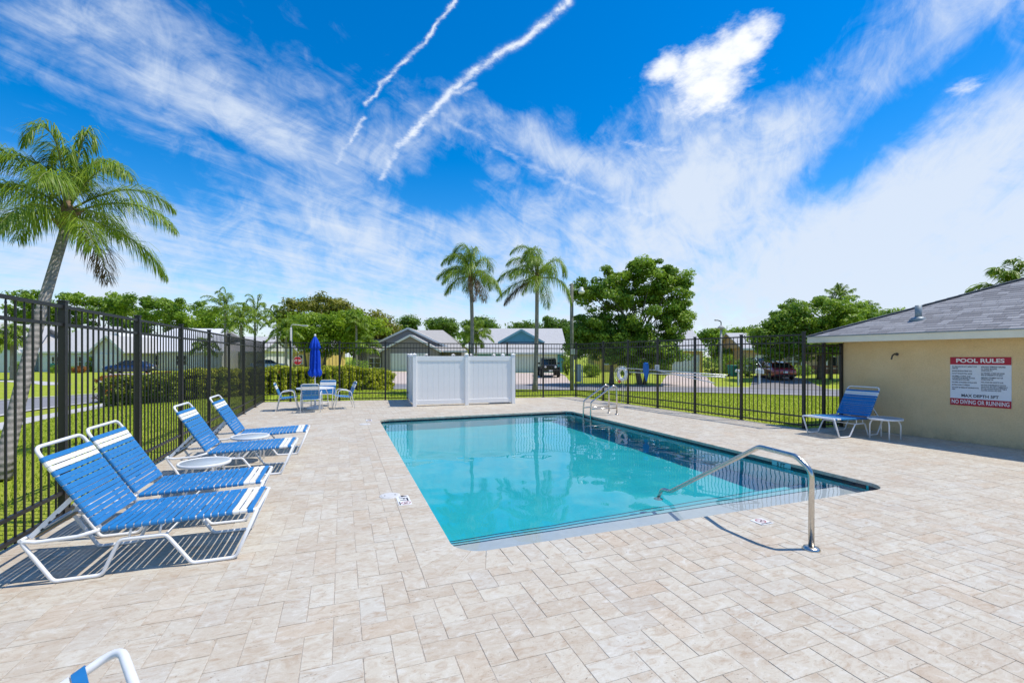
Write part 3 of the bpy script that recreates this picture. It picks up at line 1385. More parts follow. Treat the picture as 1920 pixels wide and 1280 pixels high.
# ---------------------------------------------------------------- white vinyl screen round the pool equipment
def make_screen():
    d0 = Vector((2.32, 15.80))
    d1 = Vector((5.86, 15.60))
    ax = (d1 - d0).normalized()
    rz = math.atan2(ax.y, ax.x)
    root = thing('privacy_screen', 'white vinyl privacy screen with capped posts standing on the deck', 'screen', (d0.x, d0.y, 0), rz)
    W = (d1 - d0).length
    D = 2.75
    pm = MB()
    pm.box((0, 0, .885), (.127, .127, 1.77), bev=.006)
    pm.box((0, 0, 1.782), (.150, .150, .024), bev=.004)
    pm.add([(-.066, -.066, 1.794), (.066, -.066, 1.794), (.066, .066, 1.794), (-.066, .066, 1.794), (0, 0, 1.835)],
           [(0, 1, 4), (1, 2, 4), (2, 3, 4), (3, 0, 4)])
    me = pm.mesh('post')
    me.materials.append(M_WHITE_PVC)
    pts = [(0, 0), (W * .512, 0), (W, 0), (W, D / 2), (W, D), (W * .72, D), (W * .512, D), (W * .2, D), (0, D), (0, D / 2)]
    for p in pts:
        link('post', me, root, (p[0], p[1], 0))
    for i in range(len(pts)):
        a, b = Vector(pts[i]), Vector(pts[(i + 1) % len(pts)])
        e = (b - a).normalized()
        L = (b - a).length - .127
        c = (a + b) / 2
        r = math.atan2(e.y, e.x)
        pn = MB().box((0, 0, 0), (L, .05, .165), bev=.004)
        o = pn.build('top_rail', M_WHITE_PVC, root, (c.x, c.y, 1.645))
        o.rotation_euler = (0, 0, r)
        pn = MB().box((0, 0, 0), (L, .05, .15), bev=.004)
        o = pn.build('bottom_rail', M_WHITE_PVC, root, (c.x, c.y, .135))
        o.rotation_euler = (0, 0, r)
        n = max(4, round(L / .178))
        w = L / n
        pl = MB().box((0, 0, .886), (w - .0015, .022, 1.36), bev=.0045).mesh('plank')
        pl.materials.append(M_WHITE_PVC)
        for k in range(n):
            q = a + e * (.0635 + w * (k + .5))
            o = link('plank', pl, root, (q.x, q.y, 0), r)
        for s in (-1, 1):
            q = a + e * (.0635 + .02 if s < 0 else (b - a).length - .0635 - .02)
            o = MB().box((0, 0, .886), (.04, .04, 1.36)).build('side_channel', M_WHITE_PVC, root, (q.x, q.y, 0))
            o.rotation_euler = (0, 0, r)
    return root


make_screen()

# ---------------------------------------------------------------- pool house
BA = Vector((.1028, -.9947))          # along the wall, away from its far corner
BN = Vector((.9947, .1028))           # into the building
BE = Vector((10.93, 8.10))            # eave corner
EZ, PITCH = 2.215, .419


def bpt(s, q, z):
    p = BE + BA * s + BN * q
    return Vector((p.x, p.y, z))


def on_plane(u, v, p0, nrm):
    d = Vector(ray(u, v))
    o = Vector((0, 0, H))
    t = (p0 - o).dot(nrm) / d.dot(nrm)
    return o + d * t


def make_pool_house():
    c0 = bpt(.53, .53, 0)
    root = thing('pool_house', 'beige stucco pool house with grey shingled hip roof and white fascia', 'building', (c0.x, c0.y, 0), math.atan2(BA.y, BA.x))
    inv = Matrix.Rotation(-math.atan2(BA.y, BA.x), 3, 'Z')

    def loc(p):
        return inv @ (Vector(p) - Vector((c0.x, c0.y, 0)))

    def part(name, mb, mat, parent=root):
        mb.v = [tuple(loc(p)) for p in mb.v]
        return mb.build(name, mat, parent)

    m, nt, out = new_mat('beige_stucco')
    k = NT(nt)
    p = k.pos()
    f = k.noise(p, 2.2, 5, .65)
    gr = k.noise(p, 48, 5, .7)
    c = k.mix(k.ramp(f, .3, .7), (.74, .535, .285), (.80, .60, .34))
    c = k.mix(1.0, c, k.ramp(gr, .3, .7, .90, 1.08), 'MULTIPLY')
    sx_ = k.n('ShaderNodeSeparateXYZ')
    k.l(p, sx_.inputs[0])
    spl = k.math('MULTIPLY', k.ramp(sx_.outputs[2], .28, .0), k.ramp(k.noise(p, 7, 4, .7), .35, .65))
    c = k.mix(k.math('MULTIPLY', spl, .45), c, (.36, .28, .18))
    stn = k.ramp(k.noise(k.mapping(p, (1, 1, .2)), 3.5, 4, .7), .60, .74)
    c = k.mix(k.math('MULTIPLY', stn, .22), c, (.42, .31, .18))
    k.bsdf(out, c, .9, 0, .15, k.bump(gr, .75, .010))
    M_ST = m
    L, D = 14.0, 8.0
    wb = MB()
    a, b_, c_, d_ = bpt(.53, .53, 0), bpt(L - .53, .53, 0), bpt(L - .53, D - .53, 0), bpt(.53, D - .53, 0)
    wb.prism([a.to_2d(), d_.to_2d(), c_.to_2d(), b_.to_2d()][::1], -.4, 2.075)
    part('wall', wb, M_ST)
    # soffit and fascia
    M_FA = simple('cream_fascia', (.85, .76, .59), .6, var=.05, scale=4)
    e = [bpt(0, 0, 0), bpt(L, 0, 0), bpt(L, D, 0), bpt(0, D, 0)]
    sf = MB()
    sf.prism([p.to_2d() for p in (bpt(.025, .025, 0), bpt(.025, D - .025, 0), bpt(L - .025, D - .025, 0), bpt(L - .025, .025, 0))], 2.077, 2.095)
    part('soffit', sf, M_FA)
    for i in range(4):
        p, q = e[i], e[(i + 1) % 4]
        t = (q - p).normalized()
        fb = MB().bar(Vector((p.x, p.y, 2.128)) + t * 0, Vector((q.x, q.y, 2.128)) - t * .03, .028, .14)
        part('fascia', fb, M_FA)
        M_DE = simple('drip_edge_metal', (.33, .36, .37), .45, .3)
        fb = MB().bar(Vector((p.x, p.y, 2.208)) - t * .02, Vector((q.x, q.y, 2.208)) + t * .02, .06, .018)
        part('drip_edge', fb, M_DE)
    # roof deck and shingle tabs
    rb = MB()
    hw = D / 2
    r0, r1 = bpt(hw, hw, EZ + hw * PITCH), bpt(L - hw, hw, EZ + hw * PITCH)
    E = [Vector((p.x, p.y, EZ)) for p in e]
    rb.add([E[0], E[1], r1, r0], [(0, 3, 2, 1)])
    rb.add([E[1], E[2], r1], [(0, 2, 1)])
    rb.add([E[2], E[3], r0, r1], [(0, 3, 2, 1)])
    rb.add([E[3], E[0], r0], [(0, 2, 1)])
    M_SH0 = simple('roof_felt', (.10, .10, .105), .9)
    roof = part('roof', rb, M_SH0)
    m, nt, out = new_mat('asphalt_shingle')
    k = NT(nt)
    t = k.n('ShaderNodeAttribute', attribute_type='GEOMETRY', attribute_name='tint').outputs['Fac']
    p = k.pos()
    gr = k.noise(p, 160, 3, .7)
    c = k.mix(t, (.205, .20, .205), (.335, .33, .335))
    c = k.mix(1.0, c, k.ramp(gr, .3, .7, .75, 1.25), 'MULTIPLY')
    k.bsdf(out, c, .9, 0, .2, k.bump(gr, .5, .004))
    M_SH = m
    rr = random.Random(8)
    sb = MB()
    tint = []
    expo, tab = .135, .30
    n_c = int(hw * math.sqrt(1 + PITCH ** 2) / expo)
    cs = 1 / math.sqrt(1 + PITCH ** 2)

    def tabs(P0, T, I, length, hip0, hip1):
        """P0 eave corner, T along, I inward; courses narrow by hip0/hip1 at the ends"""
        for ci in range(n_c):
            q0, q1 = ci * expo * cs, (ci + 1.08) * expo * cs
            z0, z1 = EZ + q0 * PITCH + .010, EZ + q1 * PITCH + .004
            s = hip0 * q0 - rr.uniform(0, tab)
            while s < length - hip1 * q0:
                s1 = s + tab * rr.choice((.6, .8, 1.0, 1.2))
                a0, a1 = max(s, hip0 * q0), min(s1, length - hip1 * q0)
                b0, b1 = max(s, hip0 * q1), min(s1, length - hip1 * q1)
                if a1 - a0 > .01:
                    b1 = max(b1, b0)
                    dz = rr.uniform(0, .004)
                    P = [P0 + T * (a0 + .002) + I * q0, P0 + T * (a1 - .002) + I * q0, P0 + T * (max(b1, b0 + .001) - .002) + I * q1, P0 + T * (b0 + .002) + I * q1]
                    vs = [(P[0].x, P[0].y, z0 + dz), (P[1].x, P[1].y, z0 + dz), (P[2].x, P[2].y, z1), (P[3].x, P[3].y, z1),
                          (P[0].x, P[0].y, z0 - .012), (P[1].x, P[1].y, z0 - .012)]
                    sb.add(vs, [(0, 1, 2, 3), (4, 5, 1, 0)])
                    tint.extend([rr.random()] * 2)
                s = s1
    A3, N3 = Vector((BA.x, BA.y, 0)), Vector((BN.x, BN.y, 0))
    tabs(bpt(0, 0, 0), A3, N3, L, 1, 1)
    tabs(bpt(0, D, 0), -N3, A3, D, 1, 1)
    o = part('shingles', sb, M_SH, roof)
    at = o.data.attributes.new('tint', 'FLOAT', 'FACE')
    at.data.foreach_set('value', tint)
    tag(o, kind='stuff')
    cb = MB()
    M_CAP = simple('ridge_cap', (.20, .20, .215), .9, var=.2, scale=6, bump=.4)
    for a_, b2 in ((E[0], r0), (r0, r1), (E[3], r0)):
        n = int((b2 - a_).length / .22)
        for i in range(n):
            p0, p1 = a_.lerp(b2, i / n), a_.lerp(b2, (i + 1.15) / n)
            cb.bar(p0 + Vector((0, 0, .018)), p1 + Vector((0, 0, .010)), .20, .014)
    part('hip_caps', cb, M_CAP, roof)
    # vent pipe standing on the slope facing the pool
    nrm = Vector((-BN.x * PITCH, -BN.y * PITCH, 1)).normalized()
    vp = on_plane(1722, 598, E[0], nrm)
    vb = MB().lathe([(.062, -.05), (.062, .30), (.055, .30), (.055, .2)], 14, vp)
    vb.lathe([(.15, -.06), (.15, .004), (.07, .05), (.066, .05)], 14, vp)
    part('vent_pipe', vb, simple('vent_grey', (.27, .31, .33), .5, .2), roof)
    # bent shower arm on the wall
    wn = Vector((-BN.x, -BN.y, 0))
    w0 = Vector((BW_A.x, BW_A.y, 0))
    w0 = bpt(.53, .53, 0)
    q = on_plane(1682, 664, w0, wn)
    sb2 = MB().tube(fillet([q, q + wn * .10 + Vector((0, 0, .012)), q + wn * .20 + Vector((0, 0, -.03)), q + wn * .24 + Vector((0, 0, -.11))], .05), .016, 8)
    sb2.lathe([(.034, -.0), (.034, .012)], 12, (0, 0, 0))
    sb2.v[-24:] = [tuple(q + wn * (p[2] + .0) + Vector((0, 0, 1)) * p[0] + Vector((BA.x, BA.y, 0)) * p[1]) for p in sb2.v[-24:]]
    part('shower_arm', sb2, simple('dark_pipe', (.10, .095, .09), .45, .5))
    return root, w0, wn


HOUSE, WALL_P, WALL_N = make_pool_house()
FONT_CACHE = {}


def text_mesh(txt, size, bold=0.0, sx=1.0, align='CENTER', depth=.0015):
    """flat lettering as a mesh, centred, in its own xy plane"""
    cu = bpy.data.curves.new('lettering', 'FONT')
    cu.body = txt
    cu.size = size
    cu.align_x = align
    cu.align_y = 'CENTER'
    cu.offset = bold
    cu.extrude = depth / 2
    cu.resolution_u = 3
    ob = bpy.data.objects.new('lettering', cu)
    COL.objects.link(ob)
    dg = bpy.context.evaluated_depsgraph_get()
    me = bpy.data.meshes.new_from_object(ob.evaluated_get(dg))
    bpy.data.objects.remove(ob)
    bpy.data.curves.remove(cu)
    me.name = 'lettering'
    if sx != 1.0:
        for v in me.vertices:
            v.co.x *= sx
    return me


def make_rules_sign():
    tl, tr = on_plane(1782, 668, WALL_P, WALL_N), on_plane(1897, 670.5, WALL_P, WALL_N)
    bl, br = on_plane(1782, 757.5, WALL_P, WALL_N), on_plane(1897, 767, WALL_P, WALL_N)
    W = ((tr - tl).length + (br - bl).length) / 2
    Hh = (tl.z - bl.z + tr.z - br.z) / 2
    cen = (tl + tr + bl + br) / 4 + WALL_N * .008
    rz = math.atan2(BA.y, BA.x)
    root = thing('rules_sign', 'white pool rules sign with red bands on the beige stucco wall', 'sign', cen, rz)
    M_W = simple('sign_white', (.72, .75, .80), .45, var=.03)
    M_R = simple('sign_red', (.42, .012, .035), .45, var=.06)
    M_T = simple('sign_ink', (.03, .035, .055), .6)
    M_TW = simple('sign_white_ink', (.82, .80, .80), .5)
    MB().box((0, .002, 0), (W, .006, Hh), bev=.001).build('panel', M_W, root)
    th, bh = Hh * .155, Hh * .145
    MB().box((0, -.0035, Hh / 2 - th / 2), (W - .002, .004, th - .002)).build('top_band', M_R, root)
    MB().box((0, -.0035, -Hh / 2 + bh / 2), (W - .002, .004, bh - .002)).build('bottom_band', M_R, root)

    def put(txt, size, x, z, mat, bold=0.0, sx=1.0, align='CENTER', y=-.0065):
        me = text_mesh(txt, size, bold, 1.0, align, .001)
        xs_ = [v.co.x for v in me.vertices]
        kx = sx * W / (max(xs_) - min(xs_)) if sx > 0 else 1.0
        if sx == 0:
            kx = KCOL
        for v in me.vertices:
            v.co.x *= kx
        me.materials.append(mat)
        o = link('lettering', me, root, (x, y, z))
        o.rotation_euler = (math.pi / 2, 0, 0)
        return o
    put('POOL RULES', th * .72, 0, Hh / 2 - th / 2, M_TW, .0035, .79)
    put('NO DIVING OR RUNNING', bh * .80, 0, -Hh / 2 + bh / 2, M_TW, .0015, .94)
    put('MAX DEPTH 5FT', Hh * .078, 0, -Hh / 2 + bh + Hh * .060, M_T, .0022, .61, y=-.0025)
    left = ['NO LIFEGUARD ON DUTY. SWIM AT YOUR', 'OWN RISK', '', 'SHOWER BEFORE ENTERING POOL', '', 'DO NOT SWALLOW POOL WATER', '',
            'NO ANIMALS, LITTERING, GLASS', 'CONTAINERS, OR SMOKING, NO FOOD', 'OR BEVERAGES IN POOL AREA', '', 'NO DIVING OR RUNNING ON POOL DECK', '',
            'BATHING LOAD IS 17 PERSONS', '', 'NO GLASS OR ANIMALS IN THE FENCED POOL', 'AREA']
    right = ['APPROPRIATE SWIMWEAR IS REQUIRED.', 'NO THONGS, BLUE JEANS,', 'UNDERWEAR, ETC.', '', 'ALL CHILDREN 14 YEARS AND UNDER', 'MUST BE SUPERVISED BY AN ADULT', '',
             'EMERGENCY EQUIPMENT NOT FOR', 'RECREATIONAL USE', '', 'POOL HOURS ARE DAWN TO DUSK', '', 'NO FOOD OR BEVERAGES IN THE POOL',
             'OR ON POOL WET DECK. COMMERCIALLY', 'BOTTLED WATER IN PLASTIC BOTTLES IS', 'ALLOWED ON POOL WET DECK']
    z0 = Hh / 2 - th - Hh * .045
    probe = text_mesh(left[15], Hh * .036, .0006, 1.0, 'LEFT')
    KCOL = W * .455 / max(v.co.x for v in probe.vertices)
    for col, x in ((left, -W * .465), (right, W * .025)):
        z = z0
        for ln in col:
            if ln:
                put(ln, Hh * .036, x, z, M_T, .0006, 0, 'LEFT', -.0025)
                z -= Hh * .0365
            else:
                z -= Hh * .017
    return root


make_rules_sign()

# ---------------------------------------------------------------- rails and ladder
def make_handrail():
    root = thing('handrail', 'stainless steel handrail running from the deck down the pool steps', 'handrail', (3.92, 2.87, 0))
    pts = [(0, 0, 0), (0, 0, .70), (0, .14, .80), (0, .54, .815), (0, 1.86, .00), (0, 2.05, -.015), (0, 2.10, -.30)]
    p = [(0, 0, .0)] + fillet(pts, .13, 7)[1:]
    MB().tube(p, .0242, 14).build('rail', M_STEEL, root)
    MB().lathe([(.072, 0), (.072, .008), (.060, .024), (.030, .030)], 20).build('base_plate', M_STEEL, root)
    MB().lathe([(.06, 0), (.06, .01), (.028, .02)], 16).build('base_plate', M_STEEL, root, (0, 2.10, -.352))
    return root


make_handrail()


def make_ladder():
    root = thing('pool_ladder', 'stainless steel pool ladder with two grab rails at the corner of the pool', 'ladder', (7.60, 11.52, 0))
    for dy in (0, .42):
        pts = [(0, dy, 0), (0, dy, .83), (-.12, dy, .86), (-.86, dy, .40), (-.88, dy, .2), (-.88, dy, -1.15)]
        r = MB().tube(fillet(pts, .10, 6), .0225, 12).build('grab_rail', M_STEEL, root)
        MB().tube([(0, dy, .20), (-.88, dy, .20)], .017, 10).build('cross_bar', M_STEEL, r)
        MB().lathe([(.062, 0), (.062, .008), (.05, .022), (.026, .028)], 18, (0, dy, 0)).build('base_plate', M_STEEL, r)
    M_TR = simple('ladder_tread', (.78, .77, .70), .5)
    for z in (-.30, -.55, -.80):
        MB().box((-.90, .21, z), (.09, .46, .028), bev=.006).build('tread', M_TR, root)
    return root


make_ladder()

# ---------------------------------------------------------------- sun loungers
LW = .69


def strap_mesh(width, across, t=.004, r=.0165):
    """a flat vinyl strap stretched over two tubes (tubes run along x at y=0 and y=across, centres at z=0)"""
    b = MB()
    prof = []
    n = 5
    for k in range(n + 1):
        a = math.radians(250 - 160 * k / n)
        prof.append((r * math.cos(a), r * math.sin(a)))
    for s in (.2, .5, .8):
        prof.append((across * s, r - .006 * math.sin(math.pi * s)))
    for k in range(n + 1):
        a = math.radians(90 - 160 * k / n)
        prof.append((across + r * math.cos(a), r * math.sin(a)))
    vs, fs = [], []
    m = len(prof)
    for x in (-width / 2, width / 2):
        for i, (y, z) in enumerate(prof):
            vs.append((x, y, z))
        for i, (y, z) in enumerate(prof):
            cy = min(max(y, 0), across)
            d = Vector((y - cy, z)) if (y < 0 or y > across) else Vector((0, 1))
            d.normalize()
            vs.append((x, y + d.x * t, z + d.y * t))
    o2 = 2 * m
    for i in range(m - 1):
        fs.append((m + i, o2 + m + i, o2 + m + i + 1, m + i + 1))
        fs.append((i + 1, o2 + i + 1, o2 + i, i))
        fs.append((i, m + i, m + i + 1, i + 1))
        fs.append((o2 + i + 1, o2 + m + i + 1, o2 + m + i, o2 + i))
    b.add(vs, fs, False)
    return b


def strap_pair(width, across):
    out = []
    for mat in (M_VINYL_BLUE, M_VINYL_WHITE):
        me = strap_mesh(width, across).mesh('strap')
        me.materials.append(mat)
        out.append(me)
    return out


def make_lounger(top=(.075, 0, 1.03)):
    root = thing('sun_lounger', 'x', 'sun lounger', group='blue strap loungers')
    r = .0145
    hinge, tip, top = Vector((.48, 0, .372)), Vector((1.56, 0, .402)), Vector(top)
    for y in (0, LW):
        pts = [(1.56, y, .402), (1.40, y, .0145), (1.085, y, .0145), (.905, y, .275), (.60, y, .275), (.49, y, .0145), (.195, y, .0145), (.0, y, .345), (.09, y, .325), (.34, y, .335), (.48, y, .372)]
        MB().tube(fillet(pts, .055, 5), r, 10).build('side_frame', M_WHITE_METAL, root)
        for x in (.66, .86):
            MB().tube([(x, y, .28), (x + .02, y, .378)], .009, 8).build('upright', M_WHITE_METAL, root)
        # notched support bar up to the backrest
        a, b = Vector((.035, y + (.05 if y == 0 else -.05), .35)), Vector((.30, y + (.05 if y == 0 else -.05), .64))
        sp = MB().bar(a, b, .006, .034)
        o = sp.build('support_bar', M_WHITE_METAL, root)
        for k in range(3):
            q = a.lerp(b, .22 + .17 * k)
            MB().bar(q + Vector((.006, 0, -.018)), q + Vector((.020, 0, -.003)), .010, .012).build('notch', M_RUBBER, o)
    # seat rail loop, open at the hinge
    sp = [(.48, 0, .372), (1.56, 0, .402), (1.56, LW, .402), (.48, LW, .372)]
    MB().tube(fillet(sp, .05, 5), r, 10).build('seat_frame', M_WHITE_METAL, root)
    bp = [(.48, .012, .372), (top.x, .012, top.z), (top.x, LW - .012, top.z), (.48, LW - .012, .372)]
    MB().tube(fillet(bp, .075, 6), r, 10).build('back_frame', M_WHITE_METAL, root)
    MB().tube([(.0, 0, .345), (.0, LW, .345)], r * .95, 10).build('cross_bar', M_WHITE_METAL, root)
    MB().tube([(.30, .02, .665), (.30, LW - .02, .665)], .009, 8).build('cross_bar', M_WHITE_METAL, root)
    MB().tube([(.905, 0, .275), (.905, LW, .275)], .010, 8).build('cross_bar', M_WHITE_METAL, root)
    MB().bar((.06, .06, .352), (.06, LW - .06, .352), .03, .016).build('wood_slat', simple('tan_slat', (.42, .27, .12), .6), root)
    seat = strap_pair(.0430, LW)
    back = strap_pair(.0375, LW - .024)
    L1 = (tip - hinge).length
    d1 = (tip - hinge).normalized()
    n1 = 20
    a1 = math.atan2(d1.z, d1.x)
    for i in range(n1):
        s = .035 + (L1 - .085) * i / (n1 - 1)
        p = hinge + d1 * s
        k = n1 - 1 - i
        o = link('strap', seat[1] if k in (1, 2) else seat[0], root, p + d1 * RND.uniform(-.003, .003))
        o.rotation_euler = (0, -a1 + RND.uniform(-.03, .03), RND.uniform(-.006, .006))
    d2 = (top - hinge).normalized()
    L2 = (top - hinge).length
    n2 = 15
    # the straps lie on the sitting side of the back frame
    a2 = math.atan2(d2.z, d2.x)
    for i in range(n2):
        s = .055 + (L2 - .165) * i / (n2 - 1)
        p = hinge + d2 * (s + RND.uniform(-.003, .003)) + Vector((0, .012, 0))
        k = n2 - 1 - i
        o = link('strap', back[1] if k in (1, 2) else back[0], root, p)
        # x axis of the strap along the frame, its face turned to the seat
        xa = -d2
        ya = Vector((0, 1, 0))
        za = xa.cross(ya)
        o.matrix_local = Matrix.Translation(p) @ Matrix((xa, ya, za)).transposed().to_4x4()
    return root


LOUNGER = make_lounger()
LABELS = [('first blue strap lounger of the row, farthest from the patio table', (-2.25, 4.45, 0), 0.0),
          ('blue strap lounger pushed close against the first, back beside a fence post', (-2.34, 5.40, 0), 0.012),
          ('blue and white strap lounger standing between two round white side tables', (-2.24, 7.42, 0), -.006),
          ('blue and white strap lounger next to the patio table end of the fence', (-2.14, 8.80, 0), .010),
          ('blue and white strap lounger beside the pool house wall', (11.18, 7.24, 0), math.pi)]
lkids = list(LOUNGER.children)
for i, (lab, loc, rz) in enumerate(LABELS):
    o = LOUNGER if i == 0 else copy_tree(LOUNGER, None, lkids)
    o.location = loc
    o.rotation_euler = (0, 0, rz)
    o['label'] = lab
# a further lounger of which only the head end reaches into the picture
HEADL = make_lounger((-.22, 0, .70))
HEADL['label'] = 'blue strap lounger of which only the white head rail shows, back lowered'
ha = math.radians(207)
hp = at_depth(226, 1308, 1.60)
hd = Matrix.Rotation(ha, 3, 'Z') @ Vector((-.22, .012, 0))
HEADL.rotation_euler = (0, 0, ha)
HEADL.location = (hp.x - hd.x, hp.y - hd.y, 0)


def make_side_table(label, loc, d, h):
    root = thing('side_table', label, 'side table', loc, 0, 'round white side tables')
    R_ = d / 2
    MB().lathe([(R_ - .004, h - .036), (R_, h - .032), (R_, h - .004), (R_ - .006, h), (R_ - .020, h), (R_ - .022, h - .012)], 36).build('rim', M_WHITE_METAL, root)
    MB().lathe([(R_ - .023, h - .014), (R_ - .024, h - .006), (.001, h - .0055)], 36).build('table_top', simple('frosted_acrylic', (.40, .45, .47), .35, var=.06, scale=5), root)
    for k in range(4):
        a = math.radians(45 + 90 * k)
        c, s = math.cos(a), math.sin(a)
        pts = [(c * R_ * .38, s * R_ * .38, h - .03), (c * R_ * .72, s * R_ * .72, h - .045), (c * R_ * .86, s * R_ * .86, h - .14), (c * R_ * .86, s * R_ * .86, .0)]
        MB().tube(fillet(pts, .07, 5), .0135, 8).build('leg', M_WHITE_METAL, root)
    return root


make_side_table('round white side table between two loungers, nearer the pool steps end', (-1.635, 6.76, 0), .58, .395)
make_side_table('round white side table between the two loungers at the patio table end', (-1.41, 8.46, 0), .56, .43)
make_side_table('round white side table beside the pool house wall', (10.62, 6.18, 0), .60, .44)

# ---------------------------------------------------------------- patio table, umbrella, chairs
TC = Vector((-.84, 16.25, 0))


def make_patio_table():
    root = thing('patio_table', 'round white patio table with a closed blue umbrella through it', 'table', TC)
    h = .70
    R_ = .57
    MB().lathe([(R_ - .005, h - .04), (R_, h - .035), (R_, h - .004), (R_ - .006, h), (R_ - .03, h), (R_ - .032, h - .006), (.001, h - .006)], 40).build('table_top', M_WHITE_METAL, root)
    for k in range(4):
        a = math.radians(20 + 90 * k)
        c, s = math.cos(a), math.sin(a)
        pts = [(c * .12, s * .12, h - .03), (c * .34, s * .34, h - .06), (c * .40, s * .40, h - .2), (c * .42, s * .42, 0)]
        MB().tube(fillet(pts, .1, 5), .016, 8).build('leg', M_WHITE_METAL, root)
    pts = [(.41 * math.cos(math.radians(a)), .41 * math.sin(math.radians(a)), .22) for a in range(0, 360, 15)]
    MB().tube(pts, .011, 8, closed=True).build('leg_ring', M_WHITE_METAL, root)
    return root


make_patio_table()


def make_umbrella():
    root = thing('patio_umbrella', 'closed royal blue umbrella standing in the white patio table', 'umbrella', TC)
    M_POLE = simple('umbrella_pole', (.72, .70, .66), .4, .2)
    MB().tube([(0, 0, .02), (0, 0, 2.38)], .019, 12).build('pole', M_POLE, root)
    MB().lathe([(.012, 2.36), (.03, 2.385), (.036, 2.41), (.028, 2.44), (.008, 2.455)], 12).build('finial', M_WHITE_METAL, root)
    MB().lathe([(.25, 0), (.255, .02), (.24, .05), (.16, .085), (.06, .10), (.03, .13), (.03, .30), (.024, .31)], 28).build('base', simple('umbrella_base', (.74, .75, .76), .45, var=.05), root)
    M_FAB = simple('royal_blue_fabric', (.007, .062, .50), .75, spec=.2, var=.15, scale=10)
    nf, nz, na = 8, 26, 64
    vs, fs = [], []
    rng = random.Random(2)
    ph = [rng.uniform(-.3, .3) for _ in range(nf)]
    for iz in range(nz):
        t = iz / (nz - 1)
        z = 2.37 - t * 1.30
        base = .028 + .10 * min(1, t / .18) ** .8
        if t > .30:
            base = .115 + .022 * math.sin((t - .30) * 3.0) - .03 * max(0, 1 - abs(t - .33) / .05)
        if t > .82:
            base += .045 * math.sin((t - .82) / .18 * 2.6)
        for k in range(na):
            a = 2 * math.pi * k / na
            fold = math.cos(nf * a + .9 * math.sin(3.0 * t + a) + ph[int(k * nf / na) % nf])
            rr = base * (1 + (.05 + .22 * min(1, t / .25)) * fold * (1 if t < .9 else .8))
            dz = .03 * fold * (1 if t > .9 else 0)
            if .26 < t < .30:
                rr *= 1.16
            vs.append((rr * math.cos(a), rr * math.sin(a), z + dz))
    for iz in range(nz - 1):
        for k in range(na):
            fs.append((iz * na + k, (iz + 1) * na + k, (iz + 1) * na + (k + 1) % na, iz * na + (k + 1) % na))
    MB().add(vs, fs, True).build('canopy', M_FAB, root)
    MB().lathe([(.126, 1.50), (.130, 1.515), (.126, 1.53)], 24).build('tie_band', M_FAB, root)
    return root


make_umbrella()


def make_chair():
    root = thing('patio_chair', 'x', 'chair', group='blue strap chairs round the patio table')
    W = .56
    r = .0125
    for y in (-W / 2, W / 2):
        pts = [(.30, y, 0), (.20, y, .40), (.17, y, .60), (.08, y, .635), (-.16, y, .60), (-.22, y, .54), (-.34, y, 0)]
        MB().tube(fillet(pts, .08, 5), r, 8).build('side_frame', M_WHITE_METAL, root)
    hinge, top, front = Vector((-.20, 0, .385)), Vector((-.40, 0, .88)), Vector((.24, 0, .43))
    y0 = W / 2 - .03
    MB().tube(fillet([(-.20, -y0, .385), (-.40, -y0, .88), (-.40, y0, .88), (-.20, y0, .385)], .07, 5), r, 8).build('back_frame', M_WHITE_METAL, root)
    MB().tube(fillet([(-.20, -y0, .385), (.24, -y0, .43), (.24, y0, .43), (-.20, y0, .385)], .05, 5), r, 8).build('seat_frame', M_WHITE_METAL, root)
    for x, z in ((-.255, .40), (.19, .42)):
        MB().tube([(x, -W / 2, z), (x, W / 2, z)], .010, 8).build('cross_bar', M_WHITE_METAL, root)
    sm = strap_pair(.050, 2 * y0)
    d = (front - hinge).normalized()
    a = math.atan2(d.z, d.x)
    for i in range(7):
        p = hinge + d * (.04 + .36 * i / 6) + Vector((0, -y0, 0))
        o = link('strap', sm[0], root, p)
        o.rotation_euler = (0, -a, 0)
    d = (top - hinge).normalized()
    for i in range(8):
        p = hinge + d * (.06 + .42 * i / 7) + Vector((0, -y0, 0))
        o = link('strap', sm[1] if i in (5, 6) else sm[0], root)
        xa = -d
        ya = Vector((0, 1, 0))
        o.matrix_local = Matrix.Translation(p) @ Matrix((xa, ya, xa.cross(ya))).transposed().to_4x4()
    return root


CHAIR = make_chair()
ckids = list(CHAIR.children)
for i, (lab, x, y, rz) in enumerate([
        ('blue strap patio chair with its back to the long fence', -1.62, 16.15, .05),
        ('blue strap patio chair with its back to the pool', -.90, 15.45, math.pi / 2 - .05),
        ('blue strap patio chair standing between the table and the far fence', -.55, 17.05, -math.pi / 2 - .2),
        ('blue strap patio chair on the white screen side of the table', .02, 16.05, math.pi + .12)]):
    o = CHAIR if i == 0 else copy_tree(CHAIR, None, ckids)
    o.location = (x, y, 0)
    o.rotation_euler = (0, 0, rz)
    o['label'] = lab

# ---------------------------------------------------------------- deck markers and lids
M_TILE_W = simple('marker_tile', (.74, .74, .72), .4, var=.06, scale=30)
M_INK = simple('marker_ink', (.02, .02, .03), .6)
M_REDINK = simple('marker_red', (.40, .16, .16), .6)


